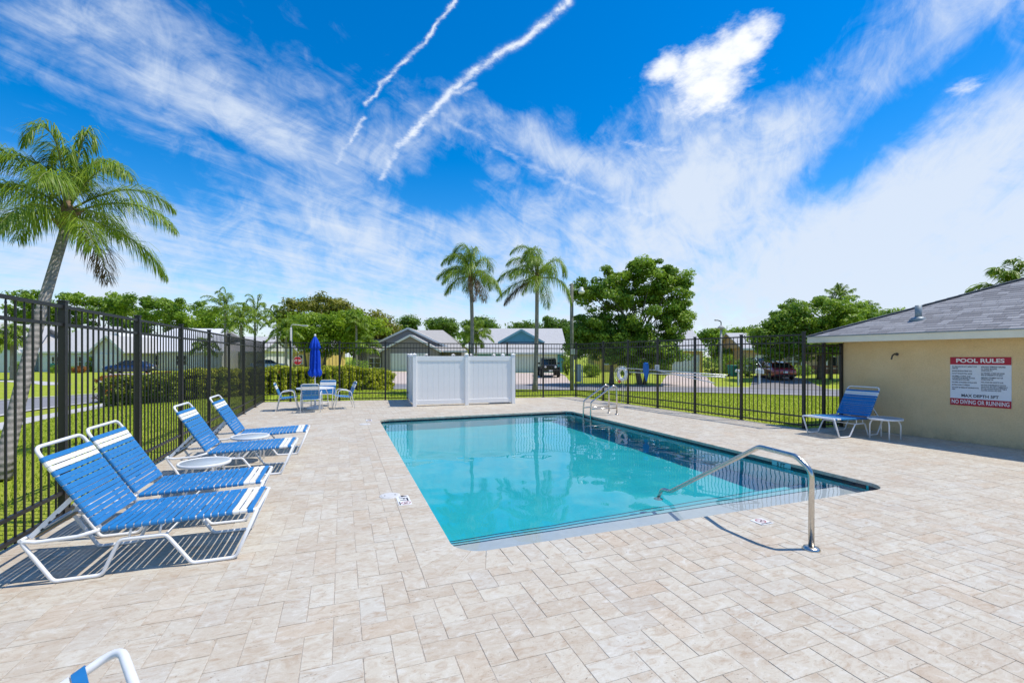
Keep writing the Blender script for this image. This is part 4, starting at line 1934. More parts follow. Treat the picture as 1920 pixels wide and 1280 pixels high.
def diver(root, x, y, s, rz):
    """crossed-out diver: ring, bar and a small figure"""
    o = bpy.data.objects
    pts = [(x + s * math.cos(2 * math.pi * k / 24), y + s * math.sin(2 * math.pi * k / 24), .0045) for k in range(24)]
    b = MB()
    for k in range(24):
        b.bar(pts[k], pts[(k + 1) % 24], s * .22, .0015)
    b.bar((x - s * .7, y + s * .7, .0048), (x + s * .7, y - s * .7, .0048), s * .2, .0015)
    b.build('prohibition_ring', M_REDINK, root)
    f = MB()
    f.bar((x - s * .35, y - s * .35, .0043), (x + s * .25, y + s * .1, .0043), s * .26, .0012)
    f.bar((x + s * .2, y + s * .05, .0043), (x + s * .5, y - s * .3, .0043), s * .16, .0012)
    f.lathe([(s * .15, 0), (s * .15, .0012)], 10, (x + s * .42, y + s * .22, .0038))
    f.build('diver_figure', M_INK, root)


def marker(label, c, rz, words, wide):
    """tile lying on the deck; its reading direction is local +x"""
    root = thing('depth_marker', label, 'marker tile', (c.x, c.y, .0035), rz)
    MB().box((0, 0, 0), (wide, .152, .007), bev=.002).build('tile', M_TILE_W, root)
    if words:
        me = text_mesh(words, .135, .003, .9, 'CENTER', .0012)
        me.materials.append(M_INK)
        link('lettering', me, root, (-wide * .2, 0, .0042))
        diver(root, wide * .31, .012, .050, 0)
        me = text_mesh('NO DIVING', .022, .0006, 1.0, 'CENTER', .0012)
        me.materials.append(M_INK)
        link('lettering', me, root, (wide * .31, -.058, .0042))
    else:
        diver(root, 0, .012, .048, 0)
        me = text_mesh('NO DIVING', .026, .0008, 1.0, 'CENTER', .0012)
        me.materials.append(M_INK)
        link('lettering', me, root, (0, -.058, .0042))


marker('4 FT no diving depth tile in the deck beside the long pool edge', g(757, 938), -math.pi / 2, '4 FT', .36)
marker('no diving tile in the deck at the pool steps', g(1428, 978), 0.0, None, .16)
marker('4 FT depth tile in the deck near the far corner of the pool', g(692, 788), -math.pi / 2, '4 FT', .34)
M_LID = simple('skimmer_lid', (.60, .59, .56), .45, var=.10, scale=14, dirt=((.45, .42, .38), .4))


def lid(label, c, r):
    root = thing('skimmer_lid', label, 'lid', (c.x, c.y, 0))
    MB().lathe([(r, -.01), (r, .004), (r * .96, .006), (.001, .006)], 28).build('cover', M_LID, root)
    MB().lathe([(r * .82, .0062), (r * .82, .0076), (r * .78, .0076)], 28).build('ring', M_LID, root)
    for s in (-1, 1):
        MB().lathe([(.012, .006), (.012, .009)], 8, (s * r * .5, 0, 0)).build('finger_hole', simple('lid_hole', (.1, .1, .1), .7), root)


lid('round white skimmer lid in the deck beside the 4 FT tile', g(731, 929), .125)
lid('round white skimmer lid in the deck near the far pool corner', g(684, 795), .14)
# depth tile on the waterline of the far long wall
wy = at_x(1466, 866, PX1).y
t5 = thing('waterline_depth_marker', 'pale 5 FT tile set in the dark waterline band', 'marker tile', (PX1 - .014, wy, -.058), -math.pi / 2)
MB().box((0, 0, 0), (.34, .012, .085), bev=.002).build('tile', simple('aqua_marker', (.30, .58, .58), .3), t5)
me = text_mesh('5 FT', .075, .002, 1.1, 'CENTER', .001)
me.materials.append(M_INK)
o5 = link('lettering', me, t5, (0, -.0068, 0))
o5.rotation_euler = (math.pi / 2, 0, 0)

# ---------------------------------------------------------------- rescue gear on the fence
RFD = (RF_B - RF_A).normalized()
RFN = Vector((RFD.y, -RFD.x))
RFN = RFN if RFN.x < 0 else -RFN


def rf(u, v, off=.05):
    """point on the fence with the rescue gear, off metres towards the pool"""
    p0 = Vector((RF_A.x + RFN.x * off, RF_A.y + RFN.y * off, 0))
    return on_plane(u, v, p0, Vector((RFN.x, RFN.y, 0)))


M_ALU = simple('pole_aluminium', (.72, .72, .70), .35, .5)


def make_buoy():
    c = rf(1167, 701, .11)
    root = thing('ring_buoy', 'white ring buoy hanging on the black fence', 'ring buoy', c, math.atan2(RFD.y, RFD.x))
    R_, r = .205, .062
    vs, fs = [], []
    n, m = 36, 12
    for i in range(n):
        a = 2 * math.pi * i / n
        for j in range(m):
            b = 2 * math.pi * j / m
            q = R_ + r * math.cos(b)
            vs.append((q * math.cos(a), r * .85 * math.sin(b), q * math.sin(a)))
    for i in range(n):
        for j in range(m):
            fs.append((i * m + j, ((i + 1) % n) * m + j, ((i + 1) % n) * m + (j + 1) % m, i * m + (j + 1) % m))
    MB().add(vs, fs, True).build('ring', simple('buoy_white', (.78, .78, .77), .5, var=.08, scale=6), root)
    M_ROPE = simple('buoy_rope', (.70, .66, .56), .8)
    for k in range(4):
        a = math.radians(45 + 90 * k)
        q = [((R_ + .07 * math.cos(t)) * math.cos(a), .062 * math.sin(t), (R_ + .07 * math.cos(t)) * math.sin(a)) for t in [2 * math.pi * i / 10 for i in range(10)]]
        MB().tube(q, .011, 6, closed=True).build('band', M_ROPE, root)
    pts = []
    for i in range(40):
        a = 2 * math.pi * i / 40
        rr_ = R_ + .085 + .035 * abs(math.sin(2 * a))
        pts.append((rr_ * math.cos(a), -.02, rr_ * math.sin(a)))
    MB().tube(pts, .007, 6, closed=True).build('grab_line', M_ROPE, root)
    hang = [(.02, -.03, -.28), (.05, -.03, -.6), (.02, -.02, -.85), (-.06, 0, -1.05), (-.02, .02, -1.2), (.08, 0, -1.0), (.12, -.03, -.5), (.10, -.02, -.28)]
    MB().tube(fillet(hang, .1, 4), .006, 6).build('throw_line', M_ROPE, root)
    MB().lathe([(.03, 0), (.055, .03), (.055, .07), (.03, .10)], 10, (-.10, -.06, -.33)).build('line_float', simple('float_red', (.55, .06, .07), .5), root)


make_buoy()


def pole_thing(name, label, a, b, r, extra=None):
    root = thing(name, label, 'pole', a, 0, 'long poles hung along the fence')
    a = Vector(a)
    MB().tube([(0, 0, 0), Vector(b) - a], r, 8).build('shaft', M_ALU, root)
    if extra:
        extra(root, a)
    return root


def hook(root, a):
    d = Vector((RFD.x, RFD.y, 0))
    pts = [Vector((0, 0, 0)), d * -.14, d * -.26 + Vector((0, 0, -.03)), d * -.34 + Vector((0, 0, -.16)), d * -.34 + Vector((0, 0, -.34)), d * -.24 + Vector((0, 0, -.50)), d * -.10 + Vector((0, 0, -.52)), d * .0 + Vector((0, 0, -.46))]
    MB().tube(fillet(pts, .1, 4), .010, 8).build('hook', M_ALU, root)


pole_thing('rescue_hook', 'long rescue pole whose hook curls round the ring buoy', rf(1164, 689.5, .07), rf(1364, 703.5, .07), .017, hook)


def clamp(root, a):
    MB().box((.02, 0, 0), (.06, .05, .05), bev=.006).build('end_grip', M_RUBBER, root)


pole_thing('vacuum_pole', 'white telescopic pole hung level on the fence under the rescue hook', rf(1180, 697.5, .10), rf(1361, 707, .10), .019, clamp)
pole_thing('brush_pole', 'white pole sloping down across the other two poles on the fence', rf(1222, 692.5, .14), rf(1340, 718, .14), .015, clamp)


def make_blue_bag():
    c = rf(1211, 681, .12)
    root = thing('blue_cover', 'bright blue folded cover hanging from the poles on the fence', 'cover', c, math.atan2(RFD.y, RFD.x))
    vs, fs = [], []
    nz, na = 14, 16
    for i in range(nz):
        t = i / (nz - 1)
        z = .02 - .62 * t
        w = (.095 + .035 * math.sin(t * 4.2)) * (1 if t < .6 else 1 - (t - .6) * 1.5)
        for k in range(na):
            a = 2 * math.pi * k / na
            rr_ = 1 + .12 * math.cos(5 * a + 4 * t)
            vs.append((w * rr_ * math.cos(a) + .03 * t, .05 * rr_ * math.sin(a) * (1 - .4 * t), z + .012 * math.cos(3 * a)))
    for i in range(nz - 1):
        for k in range(na):
            fs.append((i * na + k, (i + 1) * na + k, (i + 1) * na + (k + 1) % na, i * na + (k + 1) % na))
    fs.append(tuple(range(na)))
    fs.append(tuple(reversed(range((nz - 1) * na, nz * na))))
    MB().add(vs, fs, True).build('cloth', simple('blue_cover_fabric', (.008, .13, .46), .6, var=.15), root)
    MB().tube([(-.11, 0, -.13), (.11, 0, -.13)], .012, 6).build('strap', simple('cover_strap', (.02, .06, .2), .7), root)


make_blue_bag()


def make_small_sign():
    c = rf(1232, 689.5, .06)
    root = thing('notice_plate', 'small white notice plate on the black fence above the poles', 'sign', c, math.atan2(RFD.y, RFD.x))
    MB().box((0, 0, 0), (.20, .006, .20), bev=.002).build('plate', simple('notice_white', (.72, .72, .70), .5), root)
    for i in range(5):
        MB().box((0, .0045 if RFN.dot(Vector((-RFD.y, RFD.x))) > 0 else -.0045, .06 - .03 * i), (.14 - .02 * (i % 2), .002, .010)).build('print_line', M_INK, root)


make_small_sign()

# ---------------------------------------------------------------- foliage
def leaf_mat(name, dark, light, trans=.35, rough=.5):
    m, nt, out = new_mat(name)
    k = NT(nt)
    t = k.n('ShaderNodeAttribute', attribute_type='GEOMETRY', attribute_name='tint').outputs['Fac']
    c = k.mix(t, dark, light)
    b = k.n('ShaderNodeBsdfPrincipled')
    k.l(c, b.inputs['Base Color'])
    b.inputs['Roughness'].default_value = rough
    b.inputs['Specular IOR Level'].default_value = .35
    tr = k.n('ShaderNodeBsdfTranslucent')
    k.l(k.mix(.35, c, (.20, .30, .02)), tr.inputs[0])
    mx = k.n('ShaderNodeMixShader')
    mx.inputs[0].default_value = trans
    k.l(b.outputs[0], mx.inputs[1])
    k.l(tr.outputs[0], mx.inputs[2])
    k.l(mx.outputs[0], out.inputs[0])
    return m


M_PALM = leaf_mat('palm_leaflet', (.090, .200, .016), (.370, .480, .045), .45, .42)
M_PALM_OLD = leaf_mat('palm_leaflet_old', (.22, .15, .02), (.42, .26, .035), .25)
M_PALM_DEAD = leaf_mat('palm_leaflet_dead', (.10, .06, .035), (.19, .12, .07), .15)


def bark(name, a, b, ring=14.0):
    m, nt, out = new_mat(name)
    k = NT(nt)
    p = k.coord('Object')
    rings = k.n('ShaderNodeTexWave', wave_type='BANDS', bands_direction='Z')
    k.l(p, rings.inputs['Vector'])
    rings.inputs['Scale'].default_value = ring
    rings.inputs['Distortion'].default_value = 2.5
    rings.inputs['Detail'].default_value = 3
    f = k.noise(k.mapping(p, (1, 1, .35)), 9, 5, .7)
    c = k.mix(k.ramp(f, .3, .7), a, b)
    c = k.mix(k.ramp(rings.outputs['Fac'], .0, .35, .28, 0), c, tuple(x * .45 for x in a))
    k.bsdf(out, c, .9, 0, .15, k.bump(k.math('ADD', rings.outputs['Fac'], f), .6, .02))
    return m


M_PTRUNK = bark('palm_trunk', (.20, .18, .155), (.36, .33, .29), 3.2)
M_BARK = bark('tree_bark', (.10, .08, .065), (.20, .17, .14), 1.0)
M_BOOT = simple('palm_boot', (.23, .15, .09), .9, var=.35, scale=14, bump=.6)
M_SHAFT = simple('palm_shaft', (.17, .20, .06), .6, var=.25, scale=8)


def frond(parent, org, az, elv, L, grav, wind, mat, seed, n=46, lw=.016, ll=.40, hang=.75, stem_mat=None):
    """one feather leaf: arching stem with hanging leaflets; org in the tree's own space"""
    rs = np.random.RandomState(seed)
    d0 = np.array([math.cos(az) * math.cos(elv), math.sin(az) * math.cos(elv), math.sin(elv)])
    N = 22
    pts = [np.array(org, float)]
    dirs = []
    for i in range(N):
        s = (i + .5) / N
        d = d0 + np.array([0, 0, -grav * s ** 1.6]) + np.array(wind) * s ** 1.3
        d /= np.linalg.norm(d)
        dirs.append(d)
        pts.append(pts[-1] + d * L / N)
    dirs.append(dirs[-1])
    pts = np.array(pts)
    dirs = np.array(dirs)
    V, Fq, T = [], [], []
    o = 0
    for i in range(n):
        s = .14 + .86 * (i + rs.rand() * .6) / n
        s = min(s, .995)
        x = s * N
        k = int(x)
        fr_ = x - k
        p = pts[k] * (1 - fr_) + pts[min(k + 1, N)] * fr_
        d = dirs[min(k, N)]
        side = np.cross(d, [0, 0, 1.0])
        sl = np.linalg.norm(side)
        side = side / sl if sl > .05 else np.array([1.0, 0, 0])
        prof = math.sin(math.pi * min(1, .12 + s * .86)) ** .6
        for sg in (-1, 1):
            q = side * sg * (.75 + rs.uniform(-.4, .35)) + d * (.55 + .5 * s) + np.array([0, 0, rs.uniform(-.45, .75) - .2]) + np.array(wind) * .25
            q /= np.linalg.norm(q)
            q2 = q + np.array([0, 0, -hang * rs.uniform(.8, 1.5)]) + np.array(wind) * .3
            q2 /= np.linalg.norm(q2)
            q3 = q2 + np.array([0, 0, -hang * .8])
            q3 /= np.linalg.norm(q3)
            l = ll * prof * rs.uniform(.75, 1.15)
            w = np.cross(q, [0, 0, 1.0])
            wn = np.linalg.norm(w)
            w = (w / wn if wn > .05 else d) * lw * .5
            w = w * .8 + np.array([0, 0, 1]) * lw * .25 * rs.uniform(-1, 1)
            a = p
            b = a + q * l * .38
            c = b + q2 * l * .36
            e = c + q3 * l * .30
            V += [a - w * .6, a + w * .6, b - w, b + w, c - w * .8, c + w * .8, e, e + w * .1]
            Fq += [(o, o + 1, o + 3, o + 2), (o + 2, o + 3, o + 5, o + 4), (o + 4, o + 5, o + 7, o + 6)]
            t = min(1, max(0, rs.normal(.5, .22)))
            T += [t] * 3
            o += 8
    me = np_mesh('frond', np.array(V), np.array(Fq), True, T)
    me.materials.append(mat)
    ob = link('frond', me, parent)
    MB().tube([tuple(p) for p in pts[::2]], .022 * L / 1.8, 6, r1=.004).build('stem', stem_mat or M_SHAFT, ob)
    return ob


def palm(name, label, base, top, bend, r0, r1, fr, L, wind, seed, cat='palm tree', group=None, n_leaf=46, lw=.016, ll=.40, boots=True, old=1, grav=1.55, hang=.75):
    """base, top: world points of the trunk; bend: sideways belly of the trunk"""
    base, top = Vector(base), Vector(top)
    root = thing(name, label, cat, base, 0, group)
    h = top - base
    pts = []
    for i in range(13):
        s = i / 12
        p = h * s + Vector(bend) * math.sin(math.pi * s)
        pts.append(p)
    rs_ = [r0 + (r1 - r0) * min(1, (i / 12) * 1.3) + (.25 * r0 if i == 0 else 0) for i in range(13)]
    MB().tube(pts, rs_, 12).build('trunk', M_PTRUNK, root)
    rr = random.Random(seed)
    if boots:
        b = MB()
        t0 = pts[-1]
        b.lathe([(r1 * 1.05, -.10), (r1 * 1.5, .0), (r1 * 1.7, .14), (r1 * 1.3, .30), (r1 * .8, .42)], 10, t0)
        for k in range(11):
            a = rr.uniform(0, 6.28)
            z = rr.uniform(-.10, .22)
            d = Vector((math.cos(a), math.sin(a), 0))
            b.tube([t0 + d * r1 * .9 + Vector((0, 0, z)), t0 + d * r1 * 2.0 + Vector((0, 0, z + .10)), t0 + d * r1 * rr.uniform(2.2, 3.4) + Vector((0, 0, z + .13))], [.05, .035, .012], 6)
        b.build('leaf_bases', M_BOOT, root)
        MB().lathe([(r1 * .85, .25), (r1 * .75, .5), (r1 * .3, .85), (.01, 1.0)], 10, t0).build('crown_shaft', M_SHAFT, root)
    for i in range(fr):
        a = i * 2.39996 + rr.uniform(-.25, .25)
        q = i / max(1, fr - 1)
        elv = math.radians(86 - 96 * q ** .95 + rr.uniform(-9, 9))
        org = pts[-1] + Vector((math.cos(a), math.sin(a), 0)) * r1 * .7 + Vector((0, 0, .40 - .30 * q))
        mat = M_PALM
        if i >= fr - old:
            mat = M_PALM_OLD if (i % 2 == 0) else M_PALM_DEAD
        frond(root, org, a, elv, L * rr.uniform(.85, 1.1), grav * rr.uniform(.8, 1.2), wind, mat, seed * 100 + i, n_leaf, lw, ll, hang)
    return root


# wind comes from the pool-house side and sweeps the fronds the other way
WIND = (-.42, .10, 0)
bp0 = gp(0, 902)
pt = at_depth(126, 420, 8.3)
palm('queen_palm', 'tall leaning queen palm with a grey trunk just outside the long fence', bp0, pt, (-.04, .0, 0), .100, .074, 20, 1.72, (-.10, .0, .0), 21, group='queen palms', n_leaf=130, lw=.015, ll=.58, old=1, hang=1.05)
b2 = gp(884, 738)
palm('queen_palm', 'slender queen palm with one hanging orange frond behind the white screen', b2, at_depth(883, 524, depth_of(b2) + .1), (.05, 0, 0), .105, .085, 17, 1.95, WIND, 35, group='queen palms', n_leaf=100, lw=.023, ll=.68, old=2, hang=1.1, grav=2.0)
b3 = gp(1003, 734)
palm('queen_palm', 'slender queen palm with swept fronds between the white screen and the lamp pole', b3, at_depth(1007, 528, depth_of(b3)), (.03, 0, 0), .12, .092, 18, 2.25, (-.60, .12, 0), 47, group='queen palms', n_leaf=100, lw=.024, ll=.74, old=1, hang=1.1, grav=2.0)
# a frond that has turned orange and hangs by the trunk


# ---- broadleaf trees
def leaf_cloud(centres, radii, n, size, rs, flat=.6, up=.5):
    """n leaf rhombs gathered round the given clump centres"""
    k = rs.randint(0, len(centres), n)
    u = rs.normal(size=(n, 3))
    u /= np.linalg.norm(u, axis=1)[:, None]
    r = rs.rand(n) ** .45
    off = u * r[:, None] * radii[k][:, None]
    off[:, 2] *= flat
    p = centres[k] + off
    nrm = u * .7 + np.array([0, 0, up]) + rs.normal(size=(n, 3)) * .45
    nrm /= np.linalg.norm(nrm, axis=1)[:, None]
    a = rs.normal(size=(n, 3))
    t = np.cross(nrm, a)
    t /= np.linalg.norm(t, axis=1)[:, None] + 1e-9
    b = np.cross(nrm, t)
    s = size * rs.uniform(.6, 1.3, n)[:, None]
    V = np.stack([p - t * s, p + b * s * .55 + nrm * s * .12, p + t * s, p - b * s * .55 + nrm * s * .12], 1).reshape(-1, 3)
    Fq = np.arange(4 * n).reshape(-1, 4)
    return V, Fq, k


def crown_mesh(ells, clumps, leaves, size, seed, clump_r=(.35, .75), shell=.55, flat=.6):
    """ells: (centre, (rx, ry, rz), weight)"""
    rs = np.random.RandomState(seed)
    C, R = [], []
    wsum = sum(e[2] for e in ells)
    for c, rad, w in ells:
        n = max(3, int(clumps * w / wsum))
        u = rs.normal(size=(n, 3))
        u /= np.linalg.norm(u, axis=1)[:, None]
        r = shell + (1 - shell) * rs.rand(n) ** .7
        r *= rs.uniform(.85, 1.12, n)
        p = np.array(c) + u * r[:, None] * np.array(rad)
        C.append(p)
        R.append(rs.uniform(clump_r[0], clump_r[1], n))
    C, R = np.concatenate(C), np.concatenate(R)
    V, Fq, k = leaf_cloud(C, R, leaves, size, rs, flat)
    ct = np.clip(rs.normal(.48, .24, len(C)), 0, 1)
    T = np.clip(ct[k] + rs.normal(0, .13, leaves), 0, 1)
    return np_mesh('crown', V, Fq, False, T), C


def tree(name, label, base, trunk_h, ells, clumps, leaves, size, mat, seed, trunk_r=.2, clump_r=(.4, .8), shell=.5, limbs=14, lean=(0, 0), group=None, flat=.6, trunks=None):
    """ells are relative to the base point"""
    base = Vector(base)
    root = thing(name, label, 'tree', base, 0, group)
    me, C = crown_mesh(ells, clumps, leaves, size, seed, clump_r, shell, flat)
    me.materials.append(mat)
    link('crown', me, root)
    rr = random.Random(seed)
    if trunks is None:
        trunks = [((0, 0), (lean[0], lean[1]), trunk_r)]
    per = max(1, limbs // len(trunks))
    for (bx, by), (tx, ty), tr in trunks:
        top = Vector((tx, ty, trunk_h))
        MB().tube([(bx, by, -.25), (bx + (tx - bx) * .3, by + (ty - by) * .25, trunk_h * .35), top], [tr * 1.25, tr, tr * .7], 9).build('trunk', M_BARK, root)
        idx = rr.sample(range(len(C)), min(per, len(C)))
        lb = MB()
        for i in idx:
            e = Vector(C[i])
            s = top.lerp(Vector((bx, by, 0)), rr.uniform(0, .25))
            m_ = s.lerp(e, .5) + Vector((rr.uniform(-.3, .3), rr.uniform(-.3, .3), rr.uniform(-.1, .5)))
            lb.tube([s, m_, e], [tr * .42, tr * .24, tr * .06], 6)
        lb.build('limbs', M_BARK, root)
    return root


M_LEAF_MID = leaf_mat('leaf_mid_green', (.080, .190, .018), (.390, .540, .055), .45)
M_LEAF_DARK = leaf_mat('leaf_dark_green', (.050, .125, .016), (.230, .360, .042), .40)
M_LEAF_LIGHT = leaf_mat('leaf_light_green', (.120, .240, .014), (.420, .560, .035), .48)
M_LEAF_OLIVE = leaf_mat('leaf_olive', (.120, .135, .016), (.360, .340, .036), .38)
M_LEAF_HEDGE = leaf_mat('leaf_hedge_gold', (.190, .260, .014), (.70, .68, .035), .36)
M_LEAF_HEDGE_G = leaf_mat('leaf_hedge_green', (.080, .140, .014), (.40, .45, .035), .34)
M_LEAF_CROTON = leaf_mat('leaf_croton', (.10, .035, .010), (.46, .17, .02), .25)


def px_ell(u, v, dep, ru, rv, base, w=1.0, ry=None):
    """ellipsoid seen round pixel (u, v) at a depth, half sizes in pixels"""
    c = at_depth(u, v, dep)
    k = dep / F
    rx, rz = ru * k, rv * k
    c = c - Vector(base)
    return ((c.x, c.y, c.z), (rx, ry or rx * .9, rz), w)


# the big airy tree on the neighbour's lawn, and the dense lower tree in front of it
b = gp(1200, 722)
D = depth_of(b)
tree('shade_tree', 'tall airy shade tree with open leafy crown beyond the ring buoy fence', b, 3.4,
     [px_ell(1150, 545, D, 62, 42, b, 1.0), px_ell(1215, 520, D, 60, 34, b, 1.2), px_ell(1262, 545, D, 42, 48, b, 1.0), px_ell(1190, 580, D, 70, 45, b, 1.2),
      px_ell(1270, 600, D, 30, 36, b, .6), px_ell(1100, 545, D, 30, 30, b, .4), px_ell(1240, 650, D, 52, 38, b, 1.1), px_ell(1180, 640, D, 60, 40, b, 1.0)],
     360, 50000, .115, M_LEAF_MID, 5, .20, (.35, .75), .35, 40, trunks=[((0, 0), (-.6, .2, )[:2], .19), ((.5, .2), (1.5, .5), .13)])
b = gp(1147, 722)
D = depth_of(b)
tree('shade_tree', 'dense dark-leaved round tree in front of the airy one, low over the lawn', b, 2.1,
     [px_ell(1110, 615, D, 46, 38, b, 1.2), px_ell(1150, 640, D, 55, 40, b, 1.4), px_ell(1200, 668, D, 42, 24, b, .7), px_ell(1085, 640, D, 26, 30, b, .5)],
     200, 24000, .115, M_LEAF_MID, 6, .17, (.35, .7), .45, 22)
# trees over the last driveway
b = gp(1538, 716)
D = depth_of(b)
tree('shade_tree', 'broad round-topped tree overhanging the driveway with the red car', b, 2.6,
     [px_ell(1525, 598, D, 82, 44, b, 1.6), px_ell(1592, 606, D, 50, 36, b, 1.0), px_ell(1450, 638, D, 44, 38, b, .9), px_ell(1530, 645, D, 84, 28, b, 1.1), px_ell(1478, 602, D, 42, 30, b, .7)],
     380, 50000, .12, M_LEAF_MID, 7, .22, (.4, .8), .45, 26)
b = gp(1558, 711)
tree('shade_tree', 'slim second trunk tree behind the broad one on the same lawn', b, 2.8,
     [px_ell(1560, 635, depth_of(b), 40, 28, b, 1.0)], 50, 3500, .13, M_LEAF_MID, 8, .12, (.4, .7), .4, 8)


def far_tree(label, u, vb, dep, ells, mat, seed, leaves=5000, size=.24, clumps=80, trunks=None, trunk_r=.22, th=None):
    p = at_depth(u, HZ, dep)
    base = Vector((p.x, p.y, gz(p.x, p.y)))
    leaves = int(leaves * 1.9)
    es = [px_ell(a, b_, dep, c, d, base, c * d / 1000.0) for a, b_, c, d in ells]
    if trunks is None:
        es += [px_ell(a, b_ + d * 1.1, dep, c * .85, d * .9, base, c * d / 1600.0) for a, b_, c, d in ells if b_ + 2 * d < 672]
    low = min(e[0][2] - e[1][2] for e in es)
    return tree('background_tree', label, base, th or max(1.5, low + .8), es, clumps, leaves, size, mat, seed, trunk_r, (.8, 1.6), .4, 10, group='trees behind the houses', trunks=trunks)


far_tree('spreading green tree whose top shows beside the leaning palm trunk', 95, 0, 84, [(95, 562, 56, 22), (60, 580, 42, 24)], M_LEAF_MID, 31, 4500, .26)
far_tree('broad dark green tree behind the pale blue house roof', 190, 0, 88, [(180, 576, 66, 26), (240, 574, 56, 24)], M_LEAF_MID, 32, 6500, .26)
far_tree('wide green tree behind the white-roofed house', 315, 0, 86, [(300, 578, 64, 26), (360, 586, 48, 28)], M_LEAF_MID, 33, 6500, .26)
far_tree('rounded green tree low behind the long fence end', 405, 0, 80, [(405, 604, 40, 28)], M_LEAF_LIGHT, 34, 3000, .24)
far_tree('olive-brown domed tree standing behind the bright green ones', 590, 0, 62, [(590, 585, 56, 30), (640, 582, 40, 24), (545, 600, 26, 22)], M_LEAF_OLIVE, 35, 7500, .20, 110)
far_tree('bright yellow-green spreading tree behind the umbrella', 625, 0, 56, [(600, 615, 62, 26), (660, 610, 56, 28), (625, 640, 70, 22)], M_LEAF_LIGHT, 36, 12000, .17, 150,
         trunks=[((-3.0, 0), (-3.4, 0), .12), ((-1.2, .4), (-.6, .2), .14), ((.6, 0), (1.2, .3), .12), ((2.2, .2), (2.5, 0), .10), ((3.6, -.2), (3.0, 0), .10)], th=3.6)
far_tree('golden green tree sloping down to the grey house roof', 715, 0, 64, [(705, 612, 42, 24), (735, 622, 22, 14)], M_LEAF_OLIVE, 37, 4500, .20)
far_tree('small dark tree right above the grey house ridge', 770, 0, 90, [(765, 606, 18, 12)], M_LEAF_DARK, 38, 1500, .24)
far_tree('dark rounded tree behind the grey house', 830, 0, 95, [(828, 610, 34, 13)], M_LEAF_DARK, 39, 2800, .26)
far_tree('dark rounded tree behind the small palm', 900, 0, 92, [(895, 610, 40, 16)], M_LEAF_DARK, 40, 3500, .26)
far_tree('dark tree behind the blue house ridge', 990, 0, 95, [(985, 615, 30, 10)], M_LEAF_DARK, 41, 2200, .26)
far_tree('dark green tree between the blue house and the lamp pole', 1045, 0, 80, [(1040, 615, 38, 20), (1075, 630, 26, 26)], M_LEAF_DARK, 42, 5000, .24)
far_tree('low green tree line past the yellow house gable', 1350, 0, 88, [(1345, 628, 34, 14), (1395, 630, 30, 14)], M_LEAF_MID, 43, 4200, .26)
far_tree('bright green tree beside the street lamp', 1380, 0, 56, [(1385, 660, 48, 22)], M_LEAF_LIGHT, 44, 5000, .18)
far_tree('small bright green tree between the street lamp and the broad tree', 1430, 0, 60, [(1425, 640, 24, 22)], M_LEAF_LIGHT, 45, 2500, .2)
far_tree('dark tree standing low behind the pool house corner', 1620, 0, 52, [(1605, 650, 40, 36)], M_LEAF_DARK, 46, 4000, .18)
far_tree('faint green tree just above the pool house roof slope', 1680, 0, 70, [(1675, 590, 22, 10), (1670, 610, 30, 20)], M_LEAF_MID, 47, 2500, .22)


def far_palm(label, u, vc, dep, L, seed, fr=14, r=.14, wind=(-.2, 0, 0), n_leaf=26, base_v=None, grav=1.5):
    p = at_depth(u, HZ, dep)
    base = Vector((p.x, p.y, gz(p.x, p.y)))
    top = at_depth(u, vc, dep)
    return palm('background_palm', label, base, top, (0, 0, 0), r, r * .85, fr, L, wind, seed, group='palms near the houses', n_leaf=int(n_leaf * 1.5), lw=.075, ll=.72, boots=False, old=0, grav=grav)


far_palm('tall feathery palm above the far fence corner', 422, 582, 58, 3.1, 61, 20)
far_palm('feathery palm next to the taller one by the fence corner', 478, 594, 56, 2.8, 62, 20)
far_palm('lower feathery palm between two taller ones', 452, 610, 50, 2.5, 63, 20)
far_palm('thin palm close to the domed olive tree', 520, 600, 60, 2.4, 64, 18)
far_palm('low palm beside the slim street lamp behind the hedge', 536, 626, 50, 2.2, 65, 18)
far_palm('low palm in front of the grey house window', 690, 655, 50, 1.5, 66, grav=1.2)
far_palm('thin palm rising out of the bright tree by the grey house', 668, 610, 53, 1.6, 67)
far_palm('short bushy palm between the grey and the blue house', 893, 634, 46, 1.9, 68, 18, .12, (-.05, 0, 0), 30, grav=1.4)
far_palm('small palm on the lawn of the pale blue house', 22, 642, 36, 1.5, 69, 16, .12, (0, 0, 0), 30)
far_palm('dark palm in front of the white-roofed house', 385, 655, 48, 1.4, 70, 14, .12, (0, 0, 0))
far_palm('fan-crowned palm sticking out of the broad tree', 1574, 562, 48, 1.5, 71, 14, .14, (0, 0, 0), 26, grav=.5)
far_palm('palm whose crown shows over the pool house roof', 1898, 556, 24, 1.7, 72, 15, .14, (-.25, 0, 0), 40, grav=1.3)
far_palm('small palm crown just past the broad tree top', 1625, 590, 50, 1.5, 73, 10, .12, (0, 0, 0), 24)


# ---- clipped hedge along the road, red croton border, shrubs
def bush_mesh(samples, n, size, seed, clump=(.10, .22)):
    rs = np.random.RandomState(seed)
    C = samples(rs)
    R = rs.uniform(clump[0], clump[1], len(C))
    V, Fq, k = leaf_cloud(C, R, n, size, rs, .9, .45)
    ct = rs.rand(len(C))
    z = C[:, 2]
    T = np.clip(ct[k] * .6 + rs.rand(n) * .45, 0, 1)
    return np_mesh('foliage', V, Fq, False, T)


